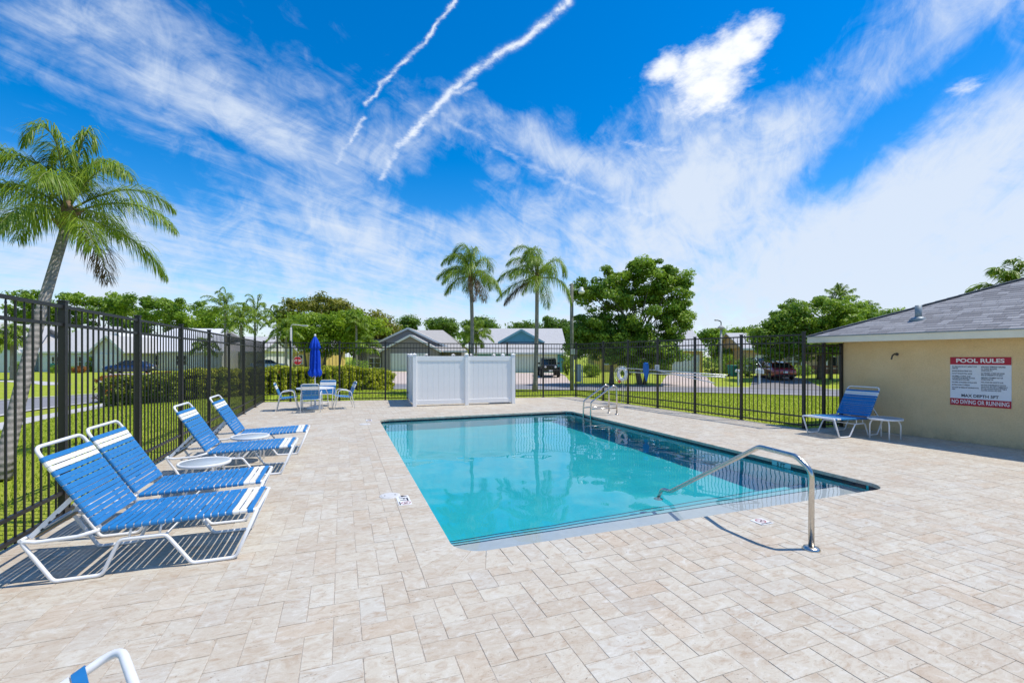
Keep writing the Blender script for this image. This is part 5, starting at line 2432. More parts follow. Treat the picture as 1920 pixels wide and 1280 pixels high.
def hedge(label, px, width, height, mat, seed, n, size=.05, lift=0):
    P = smooth(resample([gp(u, v).to_2d() for u, v in px], .4), 5)
    c0 = P[len(P) // 2]
    z0 = gz(c0.x, c0.y)
    root = thing('hedge', label, 'hedge', (c0.x, c0.y, z0), 0)
    T = []
    for i in range(len(P)):
        t = (P[min(i + 1, len(P) - 1)] - P[max(i - 1, 0)]).normalized()
        T.append(Vector((-t.y, t.x)))

    def samples(rs):
        m = int(len(P) * 26)
        i = rs.randint(0, len(P), m)
        base = np.array([[P[j].x, P[j].y] for j in i])
        nrm = np.array([[T[j].x, T[j].y] for j in i])
        face = rs.rand(m)
        w = np.where(face < .42, 0.02 + .10 * rs.rand(m), np.where(face < .55, .92 + .08 * rs.rand(m), rs.rand(m)))
        zz = np.where(face < .55, rs.rand(m) ** .8, .93 + .07 * rs.rand(m)) * height * (1 + .05 * np.sin(i * .8) + .03 * np.sin(i * 2.1))
        g0 = np.array([gz(P[j].x, P[j].y) for j in range(len(P))])[i]
        xy = base + nrm * (w * width)[:, None]
        return np.stack([xy[:, 0] - c0.x, xy[:, 1] - c0.y, zz + g0 - z0 + .02], 1)
    me = bush_mesh(samples, n, size, seed)
    me.materials.append(mat)
    link('foliage', me, root)
    b = MB()
    for i in range(0, len(P) - 1):
        a, e = P[i] + T[i] * width * .5, P[i + 1] + T[i + 1] * width * .5
        za = gz(a.x, a.y) - z0
        b.bar((a.x - c0.x, a.y - c0.y, za + height * .42), (e.x - c0.x, e.y - c0.y, za + height * .42), width * .62, height * .78)
    b.build('branch_core', simple('hedge_twigs', (.045, .060, .016), .95, var=.4, scale=12, bump=.8), root)
    return root


hedge('clipped golden green hedge outside the fence behind the patio table', ((330, 752.5), (400, 747.5), (497, 740), (600, 735), (690, 732), (738, 730.5)), 1.3, 1.12, M_LEAF_HEDGE, 81, 80000, .055)
hedge('darker end of the hedge seen through the long fence', ((200, 763), (250, 759), (325, 753.5)), 1.3, 1.08, M_LEAF_HEDGE_G, 82, 16000, .055)
hedge('red and orange croton border on the road side of the hedge', ((205, 755), (300, 742), (400, 736), (500, 731), (600, 728.7), (690, 726.5)), .6, 1.16, M_LEAF_CROTON, 83, 16000, .065)


def shrub(label, u, v, w, h, mat, seed, n=1800, size=.07):
    p = gp(u, v)
    root = thing('shrub', label, 'shrub', p, 0, 'shrubs in the house gardens')

    def samples(rs):
        m = 60
        q = rs.normal(size=(m, 3))
        q /= np.linalg.norm(q, axis=1)[:, None]
        q *= (.6 + .4 * rs.rand(m))[:, None]
        return q * np.array([w / 2, w / 2, h / 2]) + np.array([0, 0, h / 2])
    me = bush_mesh(samples, n, size, seed, (.12 * w, .22 * w))
    me.materials.append(mat)
    link('foliage', me, root)
    b = MB()
    rr = random.Random(seed)
    for k in range(7):
        a = rr.uniform(0, 6.28)
        b.tube([(0, 0, -.1), (math.cos(a) * w * .2, math.sin(a) * w * .2, h * .4), (math.cos(a) * w * .36, math.sin(a) * w * .36, h * .75)], [.03, .022, .01], 5)
    b.build('stems', M_BARK, root)


for i, a in enumerate([
        ('clipped dark bush beside the yellow garage', 1338, 704, 2.0, 2.0, M_LEAF_DARK), ('low bush under the yellow house window', 1180, 703, 2.4, 1.0, M_LEAF_MID),
        ('bright shrub at the corner of the blue house', 1063, 703, 1.2, 2.6, M_LEAF_LIGHT), ('low shrub before the grey house window', 668, 703, 2.6, 1.5, M_LEAF_MID),
        ('round topiary ball before the pale blue house', 173, 697, 1.3, 2.1, M_LEAF_LIGHT), ('orange shrub at the foot of the pale blue house', 150, 699, 1.6, .7, M_LEAF_CROTON),
        ('green bush by the teal bin on the near lawn', 38, 700, 1.6, 1.3, M_LEAF_MID), ('low planting under the small palm', 120, 699, 2.2, .9, M_LEAF_LIGHT),
        ('tall shrub between the two white gables', 228, 694, 1.6, 2.6, M_LEAF_LIGHT), ('dark shrub near the street lamp', 1400, 706, 2.2, 1.9, M_LEAF_DARK),
        ('garden shrub under the broad tree', 1500, 704, 2.2, 1.0, M_LEAF_MID), ('shrub beside the yellow house wall', 1245, 703, 1.5, 1.4, M_LEAF_DARK),
        ('shrub on the lawn near the electric cabinet', 1110, 712, 1.6, 1.2, M_LEAF_LIGHT), ('ornamental shrub past the street lamp', 1366, 700, 1.8, 2.2, M_LEAF_LIGHT)]):
    shrub(*a, seed=90 + i)

# ---------------------------------------------------------------- houses
def siding_mat(name, col, step=.16, rough=.7):
    if name in MATS:
        return MATS[name]
    m, nt, out = new_mat(name)
    k = NT(nt)
    p = k.coord('Object')
    w = k.n('ShaderNodeTexWave', wave_type='BANDS', bands_direction='Z', wave_profile='SAW')
    k.l(p, w.inputs['Vector'])
    w.inputs['Scale'].default_value = 1 / step * .157 * 2
    w.inputs['Distortion'].default_value = 0
    f = k.noise(p, 1.4, 4, .6)
    c = k.mix(1.0, col, k.ramp(f, .3, .7, .92, 1.06), 'MULTIPLY')
    k.bsdf(out, c, rough, 0, .25, k.bump(w.outputs['Fac'], .5, .02))
    MATS[name] = m
    return m


def roof_mat(name, a, b):
    m, nt, out = new_mat(name)
    k = NT(nt)
    p = k.coord('Object')
    br = k.n('ShaderNodeTexBrick')
    k.l(k.mapping(p, (1, 1, 1.6)), br.inputs['Vector'])
    f = k.noise(p, 7, 5, .7)
    gr = k.noise(p, 22, 4, .7)
    c = k.mix(k.ramp(f, .3, .7), a, b)
    c = k.mix(1.0, c, k.ramp(gr, .3, .7, .85, 1.15), 'MULTIPLY')
    k.bsdf(out, c, .9, 0, .15, k.bump(gr, .4, .02))
    return m


M_ROOF_GREY = roof_mat('roof_warm_grey', (.38, .355, .325), (.48, .455, .42))
M_ROOF_LIGHT = roof_mat('roof_light_grey', (.42, .41, .40), (.54, .53, .52))
M_ROOF_WHITE = roof_mat('roof_white_tile', (.62, .62, .63), (.72, .72, .73))
M_TRIM_W = simple('house_white_trim', (.74, .74, .72), .6, var=.04)
M_GLASS_D = simple('window_dark_glass', (.018, .024, .028), .06, spec=.8, var=.3)


class House:
    """a house whose front looks back towards the street; x runs along the front, y away from it"""

    def __init__(self, label, u, v, z=None, turn=0.0, name='house'):
        self.p = gp(u, v)
        self.dep = depth_of(self.p)
        self.u0 = u
        self.root = thing(name, label, 'house', self.p, -TH + turn)

    def X(self, u):
        return (u - self.u0) / F * self.dep

    def Z(self, v):
        return H + (HZ - v) / F * self.dep - self.p.z

    def wall(self, x0, x1, y0, y1, h, mat, gable=None):
        b = MB()
        b.box(((x0 + x1) / 2, (y0 + y1) / 2, (h - .3) / 2), (x1 - x0, y1 - y0, h + .3))
        return b.build('wall', mat, self.root)

    def gable_y(self, x0, x1, y0, y1, h, ridge, rm, gm, ov=.35, trim=M_TRIM_W):
        """ridge running away from the viewer: the gable faces the street"""
        xm = (x0 + x1) / 2
        sl = (ridge - h) / ((x1 - x0) / 2)
        g_ = MB().extrude([(x0, y0 - .003, h), (x1, y0 - .003, h), (xm, y0 - .003, ridge - .02)], (0, 0, 0), (0, y1 - y0, 0))
        gab = g_.build('gable', gm, self.root)
        t = .13
        r = MB()
        for s in (-1, 1):
            xe = xm + s * ((x1 - x0) / 2 + ov)
            ze = h - sl * ov
            r.extrude([(xm, y0 - ov, ridge), (xe, y0 - ov, ze), (xe, y0 - ov, ze + t), (xm, y0 - ov, ridge + t)][::s], (0, 0, 0), (0, y1 - y0 + 2 * ov, 0))
        ro = r.build('roof', rm, self.root)
        f = MB()
        for s in (-1, 1):
            xe = xm + s * ((x1 - x0) / 2 + ov)
            ze = h - sl * ov
            f.bar((xm, y0 - ov - .02, ridge + .02), (xe, y0 - ov - .02, ze + .02), .05, .24)
        f.build('barge_board', trim, ro)
        return gab

    def gable_x(self, x0, x1, y0, y1, h, ridge, rm, gm, ov=.45, hip=0.0):
        """ridge running along the front; hip > 0 slopes the ends"""
        ym = (y0 + y1) / 2
        sl = (ridge - h) / ((y1 - y0) / 2)
        ze = h - sl * ov
        X0, X1 = x0 - ov, x1 + ov
        t = .14
        vs = [(X0, y0 - ov, ze), (X1, y0 - ov, ze), (X1 - hip, ym, ridge), (X0 + hip, ym, ridge), (X0, y1 + ov, ze), (X1, y1 + ov, ze)]
        n = len(vs)
        up = [(a, b, c + t) for a, b, c in vs]
        r = MB()
        r.add(vs + up, [(0, 3, 2, 1), (4, 5, 2, 3), (6, 7, 8, 9), (10, 9, 8, 11), (0, 1, 7, 6), (1, 2, 8, 7), (3, 0, 6, 9), (5, 4, 10, 11), (2, 5, 11, 8), (4, 3, 9, 10)])
        ro = r.build('roof', rm, self.root)
        if hip < .5:
            MB().extrude([(x0 + .0, y0, h), (x0 + .0, y1, h), (x0 + .0, ym, ridge - .03)], (0, 0, 0), (x1 - x0, 0, 0)).build('gable', gm, self.root)
        MB().box(((X0 + X1) / 2, y0 - ov - .015, ze + .05), (X1 - X0, .03, .2)).build('fascia', M_TRIM_W, ro)
        return ro

    def garage(self, x0, x1, y, h, mat, rows=4, cols=8):
        g_ = MB().box(((x0 + x1) / 2, y - .01, h / 2), (x1 - x0, .05, h)).build('garage_door', mat, self.root)
        for r in range(rows):
            for c in range(cols):
                w, hh = (x1 - x0) / cols, h / rows
                MB().box((x0 + (c + .5) * w, y - .042, (r + .5) * hh), (w * .84, .02, hh * .78), bev=.008).build('panel', mat, g_)
        f = MB()
        f.box((x0 - .07, y - .03, h / 2 + .05), (.14, .09, h + .1))
        f.box((x1 + .07, y - .03, h / 2 + .05), (.14, .09, h + .1))
        f.box(((x0 + x1) / 2, y - .031, h + .08), (x1 - x0 + .28, .09, .16))
        f.build('door_frame', M_TRIM_W, g_)

    def window(self, x0, x1, z0, z1, y, cols=2, rows=1):
        w = MB()
        w.box(((x0 + x1) / 2, y - .015, (z0 + z1) / 2), (x1 - x0, .03, z1 - z0))
        o = w.build('window', M_GLASS_D, self.root)
        f = MB()
        t = .10
        for xx in (x0, x1):
            f.box((xx, y - .04, (z0 + z1) / 2), (t, .08, z1 - z0 + t))
        for zz in (z0, z1):
            f.box(((x0 + x1) / 2, y - .041, zz), (x1 - x0 - t, .08, t))
        for i in range(1, cols):
            f.box((x0 + (x1 - x0) * i / cols, y - .04, (z0 + z1) / 2), (.09, .07, z1 - z0 - t))
        for i in range(1, rows):
            f.box(((x0 + x1) / 2, y - .037, z0 + (z1 - z0) * i / rows), (x1 - x0 - t, .06, .05))
        f.build('frame', M_TRIM_W, o)
        MB().box(((x0 + x1) / 2, y - .07, z0 - .07), (x1 - x0 + .24, .14, .06)).build('sill', M_TRIM_W, o)


M_GREY_W = siding_mat('grey_taupe_siding', (.27, .245, .235))
M_GREY_G = siding_mat('slate_gable_siding', (.25, .255, .28))
M_BLUE_W = siding_mat('blue_siding', (.10, .30, .42))
M_PALEBLUE = siding_mat('pale_blue_stucco', (.60, .66, .70))
M_YELLOW_W = siding_mat('yellow_stucco', (.62, .44, .13))
M_TAN_W = siding_mat('tan_stucco', (.52, .36, .20))
M_WHITE_W = siding_mat('white_stucco', (.68, .68, .67))
M_GDOOR = simple('garage_door_white', (.70, .71, .70), .55, var=.04)

# grey house
h = House('grey house with two gables and a white garage behind the patio table', 769, 695.5, turn=.03)
X, Z = h.X, h.Z
h.wall(X(717), X(823), 0, 7, Z(657), M_GREY_W)
h.gable_y(X(717), X(823), 0, 9, Z(657), Z(629), M_ROOF_GREY, M_GREY_W)
h.garage(X(735), X(803), 0, Z(664.5), M_GDOOR)
h.wall(X(657), X(717) - .02, 1.6, 9, Z(657), M_GREY_W)
h.gable_y(X(668), X(845), 3.2, 12, Z(655), Z(613), M_ROOF_GREY, M_GREY_G)
h.gable_x(X(655), X(868), 2.1, 14, Z(656), Z(614), M_ROOF_GREY, M_GREY_W, hip=4.0)
h.wall(X(823) + .02, X(862), 2.6, 10, Z(657), M_GREY_W)
h.window(X(683), X(708), Z(690), Z(671), 1.6, 2, 2)

# blue house
h = House('blue house with a triangular gable over its wide white garage door', 977, 698, turn=.02)
X, Z = h.X, h.Z
h.wall(X(893), X(1057), 0, 10, Z(659), M_BLUE_W)
h.gable_x(X(893), X(1057), 0, 10, Z(659), Z(613), M_ROOF_LIGHT, M_BLUE_W)
h.gable_y(X(938), X(1019), 1.6, 5.0, Z(640), Z(617.5), M_ROOF_LIGHT, M_BLUE_W, .25, siding_mat('blue_trim', (.20, .42, .52)))
h.garage(X(964), X(1043), 0, Z(667), M_GDOOR, 4, 8)
h.window(X(910), X(930), Z(688), Z(669), 0, 2, 2)

# yellow house
h = House('yellow house with white garage door behind the big shade tree', 1285, 698.5, turn=-.06)
X, Z = h.X, h.Z
h.wall(X(1253), X(1317), 0, 8, Z(658), M_YELLOW_W)
h.gable_x(X(1236), X(1318), 0, 9, Z(654), Z(616), M_ROOF_LIGHT, M_YELLOW_W, .25)
h.garage(X(1263), X(1308), 0, Z(668), M_GDOOR, 4, 6)
h.wall(X(1120), X(1253) - .02, 2.0, 10, Z(657), M_YELLOW_W)
h.gable_x(X(1120), X(1240), 2.0, 10, Z(656), Z(622), M_ROOF_LIGHT, M_YELLOW_W, .4)
for a, b_ in ((1166, 1176), (1212, 1224), (1138, 1148)):
    h.window(X(a), X(b_), Z(683), Z(662), 2.0, 1, 2)

# tan house at the end of the dark driveway
h = House('tan house with brick base and big window behind the broad tree', 1480, 700.5, turn=-.12)
X, Z = h.X, h.Z
M_BRICK = simple('brick_base', (.22, .10, .06), .85, var=.35, scale=5, bump=.5)
h.wall(X(1404), X(1640), 0, 9, Z(652), M_TAN_W)
h.gable_x(X(1400), X(1640), 0, 9, Z(652), Z(622), M_ROOF_LIGHT, M_TAN_W)
MB().box(((X(1466) + X(1640)) / 2, -.06, .45), (X(1640) - X(1466), .14, .9)).build('brick_base', M_BRICK, h.root)
h.garage(X(1422), X(1454), 0, Z(668), M_GDOOR, 4, 5)
h.window(X(1471), X(1501), Z(689), Z(666), 0, 2, 2)
h.window(X(1545), X(1562), Z(689), Z(668), 0, 2, 1)

# pale blue house and the white-roofed houses across the road, seen through the long fence
h = House('pale blue house with light grey roof seen through the long fence', 130, 697, turn=.10)
X, Z = h.X, h.Z
h.wall(X(78), X(190), 0, 10, Z(657), M_PALEBLUE)
h.gable_x(X(70), X(196), 0, 10, Z(657), Z(609), M_ROOF_LIGHT, M_PALEBLUE, hip=2.5)
h.window(X(100), X(112), Z(688), Z(668), 0, 2, 2)
h.window(X(140), X(152), Z(688), Z(668), 0, 2, 2)
h.wall(X(190) + .02, X(236), -1.5, 7, Z(657), M_WHITE_W)
h.gable_y(X(188), X(240), -1.5, 8, Z(657), Z(631), M_ROOF_LIGHT, M_WHITE_W)
h.garage(X(196), X(231), -1.5, Z(666), M_GDOOR, 4, 6)
h = House('pale blue gabled house at the edge behind the palm trunk', 5, 698, turn=.15)
X, Z = h.X, h.Z
h.wall(X(-60), X(38), 0, 9, Z(655), M_PALEBLUE)
h.gable_y(X(-40), X(30), 0, 9, Z(655), Z(606), M_ROOF_LIGHT, M_PALEBLUE)
h.gable_x(X(-60), X(40), 1.5, 10, Z(655), Z(612), M_ROOF_LIGHT, M_PALEBLUE, hip=2)
h = House('long low house with white tiled roof behind the blue parked car', 320, 694.5, turn=.06)
X, Z = h.X, h.Z
h.wall(X(243), X(412), 0, 10, Z(657), M_WHITE_W)
h.gable_x(X(240), X(415), 0, 11, Z(657), Z(613), M_ROOF_WHITE, M_WHITE_W, hip=3.0)
h.gable_y(X(222), X(275), -2.0, 6, Z(655), Z(627), M_ROOF_WHITE, M_WHITE_W)
h.window(X(285), X(300), Z(685), Z(666), 0, 2, 2)
h.window(X(330), X(350), Z(685), Z(666), 0, 2, 2)
h = House('grey roofed house past the white-roofed one, mostly hidden by the fence corner', 450, 692.5, turn=0)
X, Z = h.X, h.Z
h.wall(X(425), X(485), 0, 10, Z(658), M_WHITE_W)
h.gable_x(X(420), X(490), 0, 10, Z(658), Z(630), M_ROOF_LIGHT, M_WHITE_W)
h.window(X(440), X(455), Z(684), Z(668), 0, 2, 1)
h = House('yellow house glimpsed between the tree trunks behind the umbrella', 575, 688, turn=0)
X, Z = h.X, h.Z
h.wall(X(545), X(612), 0, 9, Z(655), M_YELLOW_W)
h.gable_x(X(540), X(617), 0, 9, Z(655), Z(635), M_ROOF_GREY, M_YELLOW_W)
h.window(X(560), X(568), Z(682), Z(666), 0, 1, 1)
h.window(X(585), X(596), Z(682), Z(666), 0, 2, 1)

# ---- distant belt of trees that closes the horizon
def distant_belt():
    rs = np.random.RandomState(77)
    C = []
    for i in range(900):
        u = rs.uniform(-500, 2500)
        dep = rs.uniform(105, 150)
        topv = 632 - 10 * math.sin(u * .011) - 6 * math.sin(u * .037 + 1) + rs.normal() * 3
        p = at_depth(u, topv + rs.rand() ** 1.4 * (700 - topv), dep)
        if p.z < -.3:
            continue
        C.append((p.x, p.y, p.z))
    C = np.array(C)
    R = rs.uniform(1.5, 3.2, len(C))
    V, Fq, k = leaf_cloud(C, R, 26000, .45, rs, .8)
    ct = np.clip(rs.normal(.45, .25, len(C)), 0, 1)
    me = np_mesh('distant_trees', V, Fq, False, np.clip(ct[k] + rs.normal(0, .12, len(k)), 0, 1))
    me.materials.append(M_LEAF_MID)
    tag(link('distant_trees', me), 'far-off wood closing the horizon behind the houses', 'trees', kind='stuff')


distant_belt()

# ---------------------------------------------------------------- vehicles
M_TYRE = simple('tyre', (.018, .018, .018), .8)
M_RIM = simple('wheel_rim', (.45, .46, .47), .3, .8)
M_CARGLASS = simple('car_glass', (.015, .020, .024), .05, spec=.9, var=.1)
M_LAMP_R = simple('tail_lamp', (.45, .015, .012), .25, spec=.6)
M_LAMP_W = simple('head_lamp', (.75, .76, .78), .12, spec=.8)
M_PLATE = simple('number_plate', (.72, .72, .70), .5)


def car_paint(name, c):
    return simple(name, c, .22, .15, .6, var=.03, scale=3, coat=.8)


def loft(stations, mat, name, parent, n=10):
    """stations: (x, z0, z1, half_w_bottom, half_w_top)"""
    vs, fs = [], []
    m = 12
    for x, z0, z1, wb, wt in stations:
        sec = []
        for k in range(m):
            t = k / (m - 1)
            # half section from bottom centre out and up to top centre, squarish
            if t < .18:
                y, z = wb * (t / .18), z0
            elif t < .80:
                s = (t - .18) / .62
                y, z = wb + (wt - wb) * s + .04 * math.sin(math.pi * s), z0 + (z1 - z0) * (.06 + .90 * s)
            else:
                s = (t - .80) / .20
                y, z = wt * (1 - s) * .97, z1 - .0 + .02 * s
            sec.append((y, z))
        for y, z in sec:
            vs.append((x, y, z))
        for y, z in reversed(sec):
            vs.append((x, -y, z))
    q = 2 * m
    for i in range(len(stations) - 1):
        for k in range(q):
            fs.append((i * q + k, (i + 1) * q + k, (i + 1) * q + (k + 1) % q, i * q + (k + 1) % q))
    fs.append(tuple(range(q)))
    fs.append(tuple(reversed(range((len(stations) - 1) * q, len(stations) * q))))
    return MB().add(vs, fs, True).build(name, mat, parent)


def wheel(root, x, y, r, w=.21):
    b = MB()
    b.lathe([(r * .62, -w / 2), (r * .95, -w / 2), (r, -w * .35), (r, w * .35), (r * .95, w / 2), (r * .62, w / 2)], 24)
    b.v = [(p[0], p[2], p[1]) for p in b.v]
    t = b.build('wheel', M_TYRE, root, (x, y, r))
    d = MB()
    d.lathe([(r * .64, -.02), (r * .62, .02), (r * .5, .0), (r * .15, .02), (.01, .02)], 20)
    sg = 1 if y > 0 else -1
    for k in range(5):
        a = 2 * math.pi * k / 5
        d.bar((r * .1 * math.cos(a), r * .1 * math.sin(a), .03), (r * .58 * math.cos(a), r * .58 * math.sin(a), .02), .06, .03)
    d.v = [(p[0], sg * (w / 2 - .03 + p[2]), p[1]) for p in d.v]
    d.build('rim', M_RIM, t)


def make_car(name, label, p, rz, paint, kind='sedan'):
    root = thing(name, label, 'car', p, rz)
    if kind == 'sedan':
        L, W, r = 4.6, .90, .33
        body = [(-2.30, .42, .80, .70, .66), (-2.22, .26, .92, .82, .76), (-1.70, .20, 1.00, .88, .82), (-.9, .18, .98, .90, .84), (.4, .18, .96, .90, .84), (1.1, .18, .94, .89, .80), (1.9, .22, .82, .86, .74), (2.20, .28, .70, .78, .66), (2.30, .40, .60, .66, .58)]
        cab = [(-1.75, .95, .97, .76, .74), (-1.25, .93, 1.34, .80, .60), (-.6, .93, 1.44, .81, .60), (.2, .93, 1.42, .81, .60), (.95, .92, .95, .78, .70)]
        ax = (-1.35, 1.38)
    elif kind == 'suv':
        L, W, r = 4.7, .94, .37
        body = [(-2.35, .50, 1.00, .74, .72), (-2.28, .32, 1.08, .88, .84), (-1.6, .26, 1.12, .93, .88), (.4, .26, 1.10, .93, .88), (1.2, .28, 1.08, .92, .86), (2.0, .32, 1.00, .90, .82), (2.28, .40, .92, .82, .76), (2.36, .52, .80, .70, .66)]
        cab = [(-2.22, 1.05, 1.08, .82, .80), (-1.95, 1.05, 1.66, .85, .70), (-.6, 1.05, 1.74, .86, .70), (.3, 1.05, 1.70, .86, .70), (1.15, 1.04, 1.08, .84, .78)]
        ax = (-1.42, 1.45)
    loft(body, paint, 'body', root)
    g_ = loft(cab, M_CARGLASS, 'windows', root)
    # roof skin and pillars in body colour
    tops = [(s[0], s[2], s[4]) for s in cab[1:-1]]
    rf_ = MB()
    for (xa, za, wa), (xb, zb, wb) in zip(tops, tops[1:]):
        rf_.add([(xa, -wa, za + .028), (xb, -wb, zb + .028), (xb, wb, zb + .028), (xa, wa, za + .028), (xa, -wa, za - .01), (xb, -wb, zb - .01), (xb, wb, zb - .01), (xa, wa, za - .01)],
                [(0, 1, 2, 3), (4, 5, 1, 0), (3, 2, 6, 7), (4, 0, 3, 7), (5, 6, 2, 1)])
    rf_.build('roof', paint, root)
    pl = MB()
    for sg in (-1, 1):
        for a, b_ in ((0, 1), (3, 4)):
            pl.bar((cab[a][0], sg * cab[a][3], cab[a][2]), (cab[b_][0], sg * cab[b_][4], cab[b_][2]), .06, .07)
        xm = (cab[1][0] + cab[3][0]) / 2
        pl.bar((xm, sg * (cab[2][3] + .02), cab[2][1]), (xm, sg * (cab[2][4] + .015), cab[2][2]), .05, .08)
    pl.build('pillars', paint, root)
    for x in ax:
        for sg in (-1, 1):
            wheel(root, x, sg * (W - .10), r)
    zb = body[1][2]
    for sg in (-1, 1):
        MB().box((-L / 2 + .08, sg * .60, zb - .16), (.12, .34, .14), bev=.02).build('tail_lamp', M_LAMP_R, root)
        MB().box((L / 2 - .16, sg * .58, body[-3][2] - .12), (.22, .32, .13), bev=.02).build('head_lamp', M_LAMP_W, root)
        MB().box((cab[-1][0] - .25, sg * (W + .07), cab[-1][1] + .10), (.10, .16, .11), bev=.02).build('mirror', paint, root)
    MB().box((-L / 2 - .012, 0, .62), (.02, .34, .16)).build('number_plate', M_PLATE, root)
    MB().box((-L / 2 + .04, 0, .36), (.14, 1.5, .16), bev=.03).build('bumper', M_RUBBER, root)
    MB().box((L / 2 - .03, 0, .40), (.12, 1.2, .16), bev=.03).build('grille', M_RUBBER, root)
    return root


P_RED = car_paint('paint_dark_red', (.30, .018, .026))
P_SILVER = car_paint('paint_silver_blue', (.30, .36, .44))
P_BLUE = car_paint('paint_navy', (.012, .030, .10))
P_WHITE = car_paint('paint_white', (.72, .73, .74))
FWD = math.pi / 2 - TH                       # heading straight away from the camera
p = gp(1453, 714)
make_car('parked_car', 'dark red sedan parked tail-out on the dark driveway', p, FWD - .20, P_RED)
p = gp(1432, 706)
make_car('parked_car', 'silver blue car parked nose-out beside the red sedan', p, FWD + math.pi - .1, P_SILVER, 'suv')
p = gp(243, 699.5)
make_car('parked_car', 'navy car parked across the drive of the white-gabled house', p, -TH + math.pi + .15, P_BLUE)
p = gp(505, 694)
make_car('parked_car', 'white car glimpsed past the far fence corner', p, -TH + .5, P_WHITE)


def make_jeep():
    p = gp(1028, 711)
    root = thing('off_road_car', 'black open-topped off-road car parked on the blue house driveway', 'car', p, FWD + math.pi + .04)
    P = car_paint('paint_black', (.012, .012, .014))
    b = MB()
    b.box((-.55, 0, .82), (2.3, 1.50, .62), bev=.05)
    b.box((1.05, 0, .88), (1.15, 1.34, .50), bev=.06)
    b.build('body', P, root)
    MB().box((1.66, 0, .86), (.08, 1.22, .46), bev=.03).build('grille', P, root)
    for k in range(7):
        MB().box((1.705, -.27 + .09 * k, .88), (.012, .045, .26)).build('grille_slot', M_RUBBER, root)
    for sg in (-1, 1):
        lb = MB().lathe([(.10, 0), (.10, .03), (.06, .05), (.01, .055)], 16)
        lb.v = [(1.70 + q[2], sg * .46 + q[0], .92 + q[1]) for q in lb.v]
        lb.build('head_lamp', M_LAMP_W, root)
        for x in (1.22, -1.15):
            pts = [(x - .52, sg * .86, .62), (x - .40, sg * .86, .86), (x + .38, sg * .86, .88), (x + .52, sg * .86, .66)]
            MB().tube(fillet(pts, .12, 4), .07, 6).build('fender', M_RUBBER, root)
            wheel(root, x, sg * .80, .40, .26)
        MB().box((.42, sg * .93, 1.26), (.10, .22, .17), bev=.03).build('mirror', M_RUBBER, root)
        MB().tube(fillet([(.36, sg * .64, 1.12), (.20, sg * .60, 1.68), (-1.45, sg * .60, 1.70), (-1.62, sg * .64, 1.10)], .12, 4), .035, 8).build('roll_bar', P, root)
        MB().tube([(-.55, sg * .60, 1.12), (-.55, sg * .60, 1.69)], .032, 8).build('roll_bar', P, root)
    f = MB()
    f.bar((.50, -.68, 1.10), (.34, -.66, 1.64), .05, .07)
    f.bar((.50, .68, 1.10), (.34, .66, 1.64), .05, .07)
    f.bar((.34, -.68, 1.64), (.34, .68, 1.64), .06, .07)
    f.build('windscreen_frame', P, root)
    MB().bar((.49, 0, 1.12), (.345, 0, 1.62), 1.28, .012).build('windscreen', M_CARGLASS, root)
    MB().box((-.62, 0, 1.735), (2.0, 1.30, .05), bev=.02).build('soft_top', M_RUBBER, root)
    for y in (-.38, .38):
        MB().box((-.35, y, 1.20), (.18, .46, .62), bev=.05).build('seat', M_RUBBER, root)
    MB().box((1.82, 0, .58), (.16, 1.62, .17), bev=.03).build('bumper', M_RUBBER, root)
    MB().box((1.915, 0, .60), (.012, .32, .15)).build('number_plate', M_PLATE, root)
    lb = MB().lathe([(.20, -.11), (.38, -.11), (.40, -.06), (.40, .06), (.38, .11), (.20, .11)], 22)
    lb.v = [(-1.85 + q[2], q[0], 1.0 + q[1]) for q in lb.v]
    lb.build('spare_wheel', M_TYRE, root)


make_jeep()

# ---------------------------------------------------------------- poles, lamps, street furniture
M_WOODPOLE = bark('weathered_pole', (.13, .135, .11), (.22, .22, .18), .4)
M_CONCPOLE = simple('concrete_pole', (.48, .47, .44), .85, var=.12, scale=4)
M_LAMPHEAD = simple('lamp_white', (.72, .73, .72), .4)


def make_lamp_pole():
    p = gp(1072, 732)
    D = depth_of(p)
    root = thing('lamp_pole', 'tall weathered wooden lamp pole with a white floodlight outside the fence', 'lamp pole', p, -TH)
    hh = H + (HZ - 532) / F * D - p.z
    MB().tube([(0, 0, -.2), (0, 0, hh * .5), (0, 0, hh)], [.125, .115, .105], 12).build('pole', M_WOODPOLE, root)
    MB().tube(fillet([(.08, 0, hh - .42), (.45, 0, hh - .34), (.62, 0, hh - .36)], .1, 4), .022, 8).build('arm', M_LAMPHEAD, root)
    MB().lathe([(.09, .20), (.13, .14), (.13, .02), (.20, -.02), (.21, -.12), (.16, -.19), (.02, -.22)], 16, (.62, 0, hh - .42)).build('lamp_head', M_LAMPHEAD, root)
    zb = H + (HZ - 664) / F * D - p.z
    MB().box((.10, -.16, zb + .16), (.40, .16, .34), bev=.01).build('junction_box', simple('box_grey', (.42, .43, .42), .5), root)
    MB().box((.22, -.16, zb - .20), (.18, .14, .26), bev=.01).build('meter', simple('meter_dark', (.09, .10, .10), .4), root)
    MB().tube([(.10, -.13, zb), (.10, -.13, -.1)], .025, 8).build('conduit', simple('conduit_grey', (.40, .41, .40), .5), root)


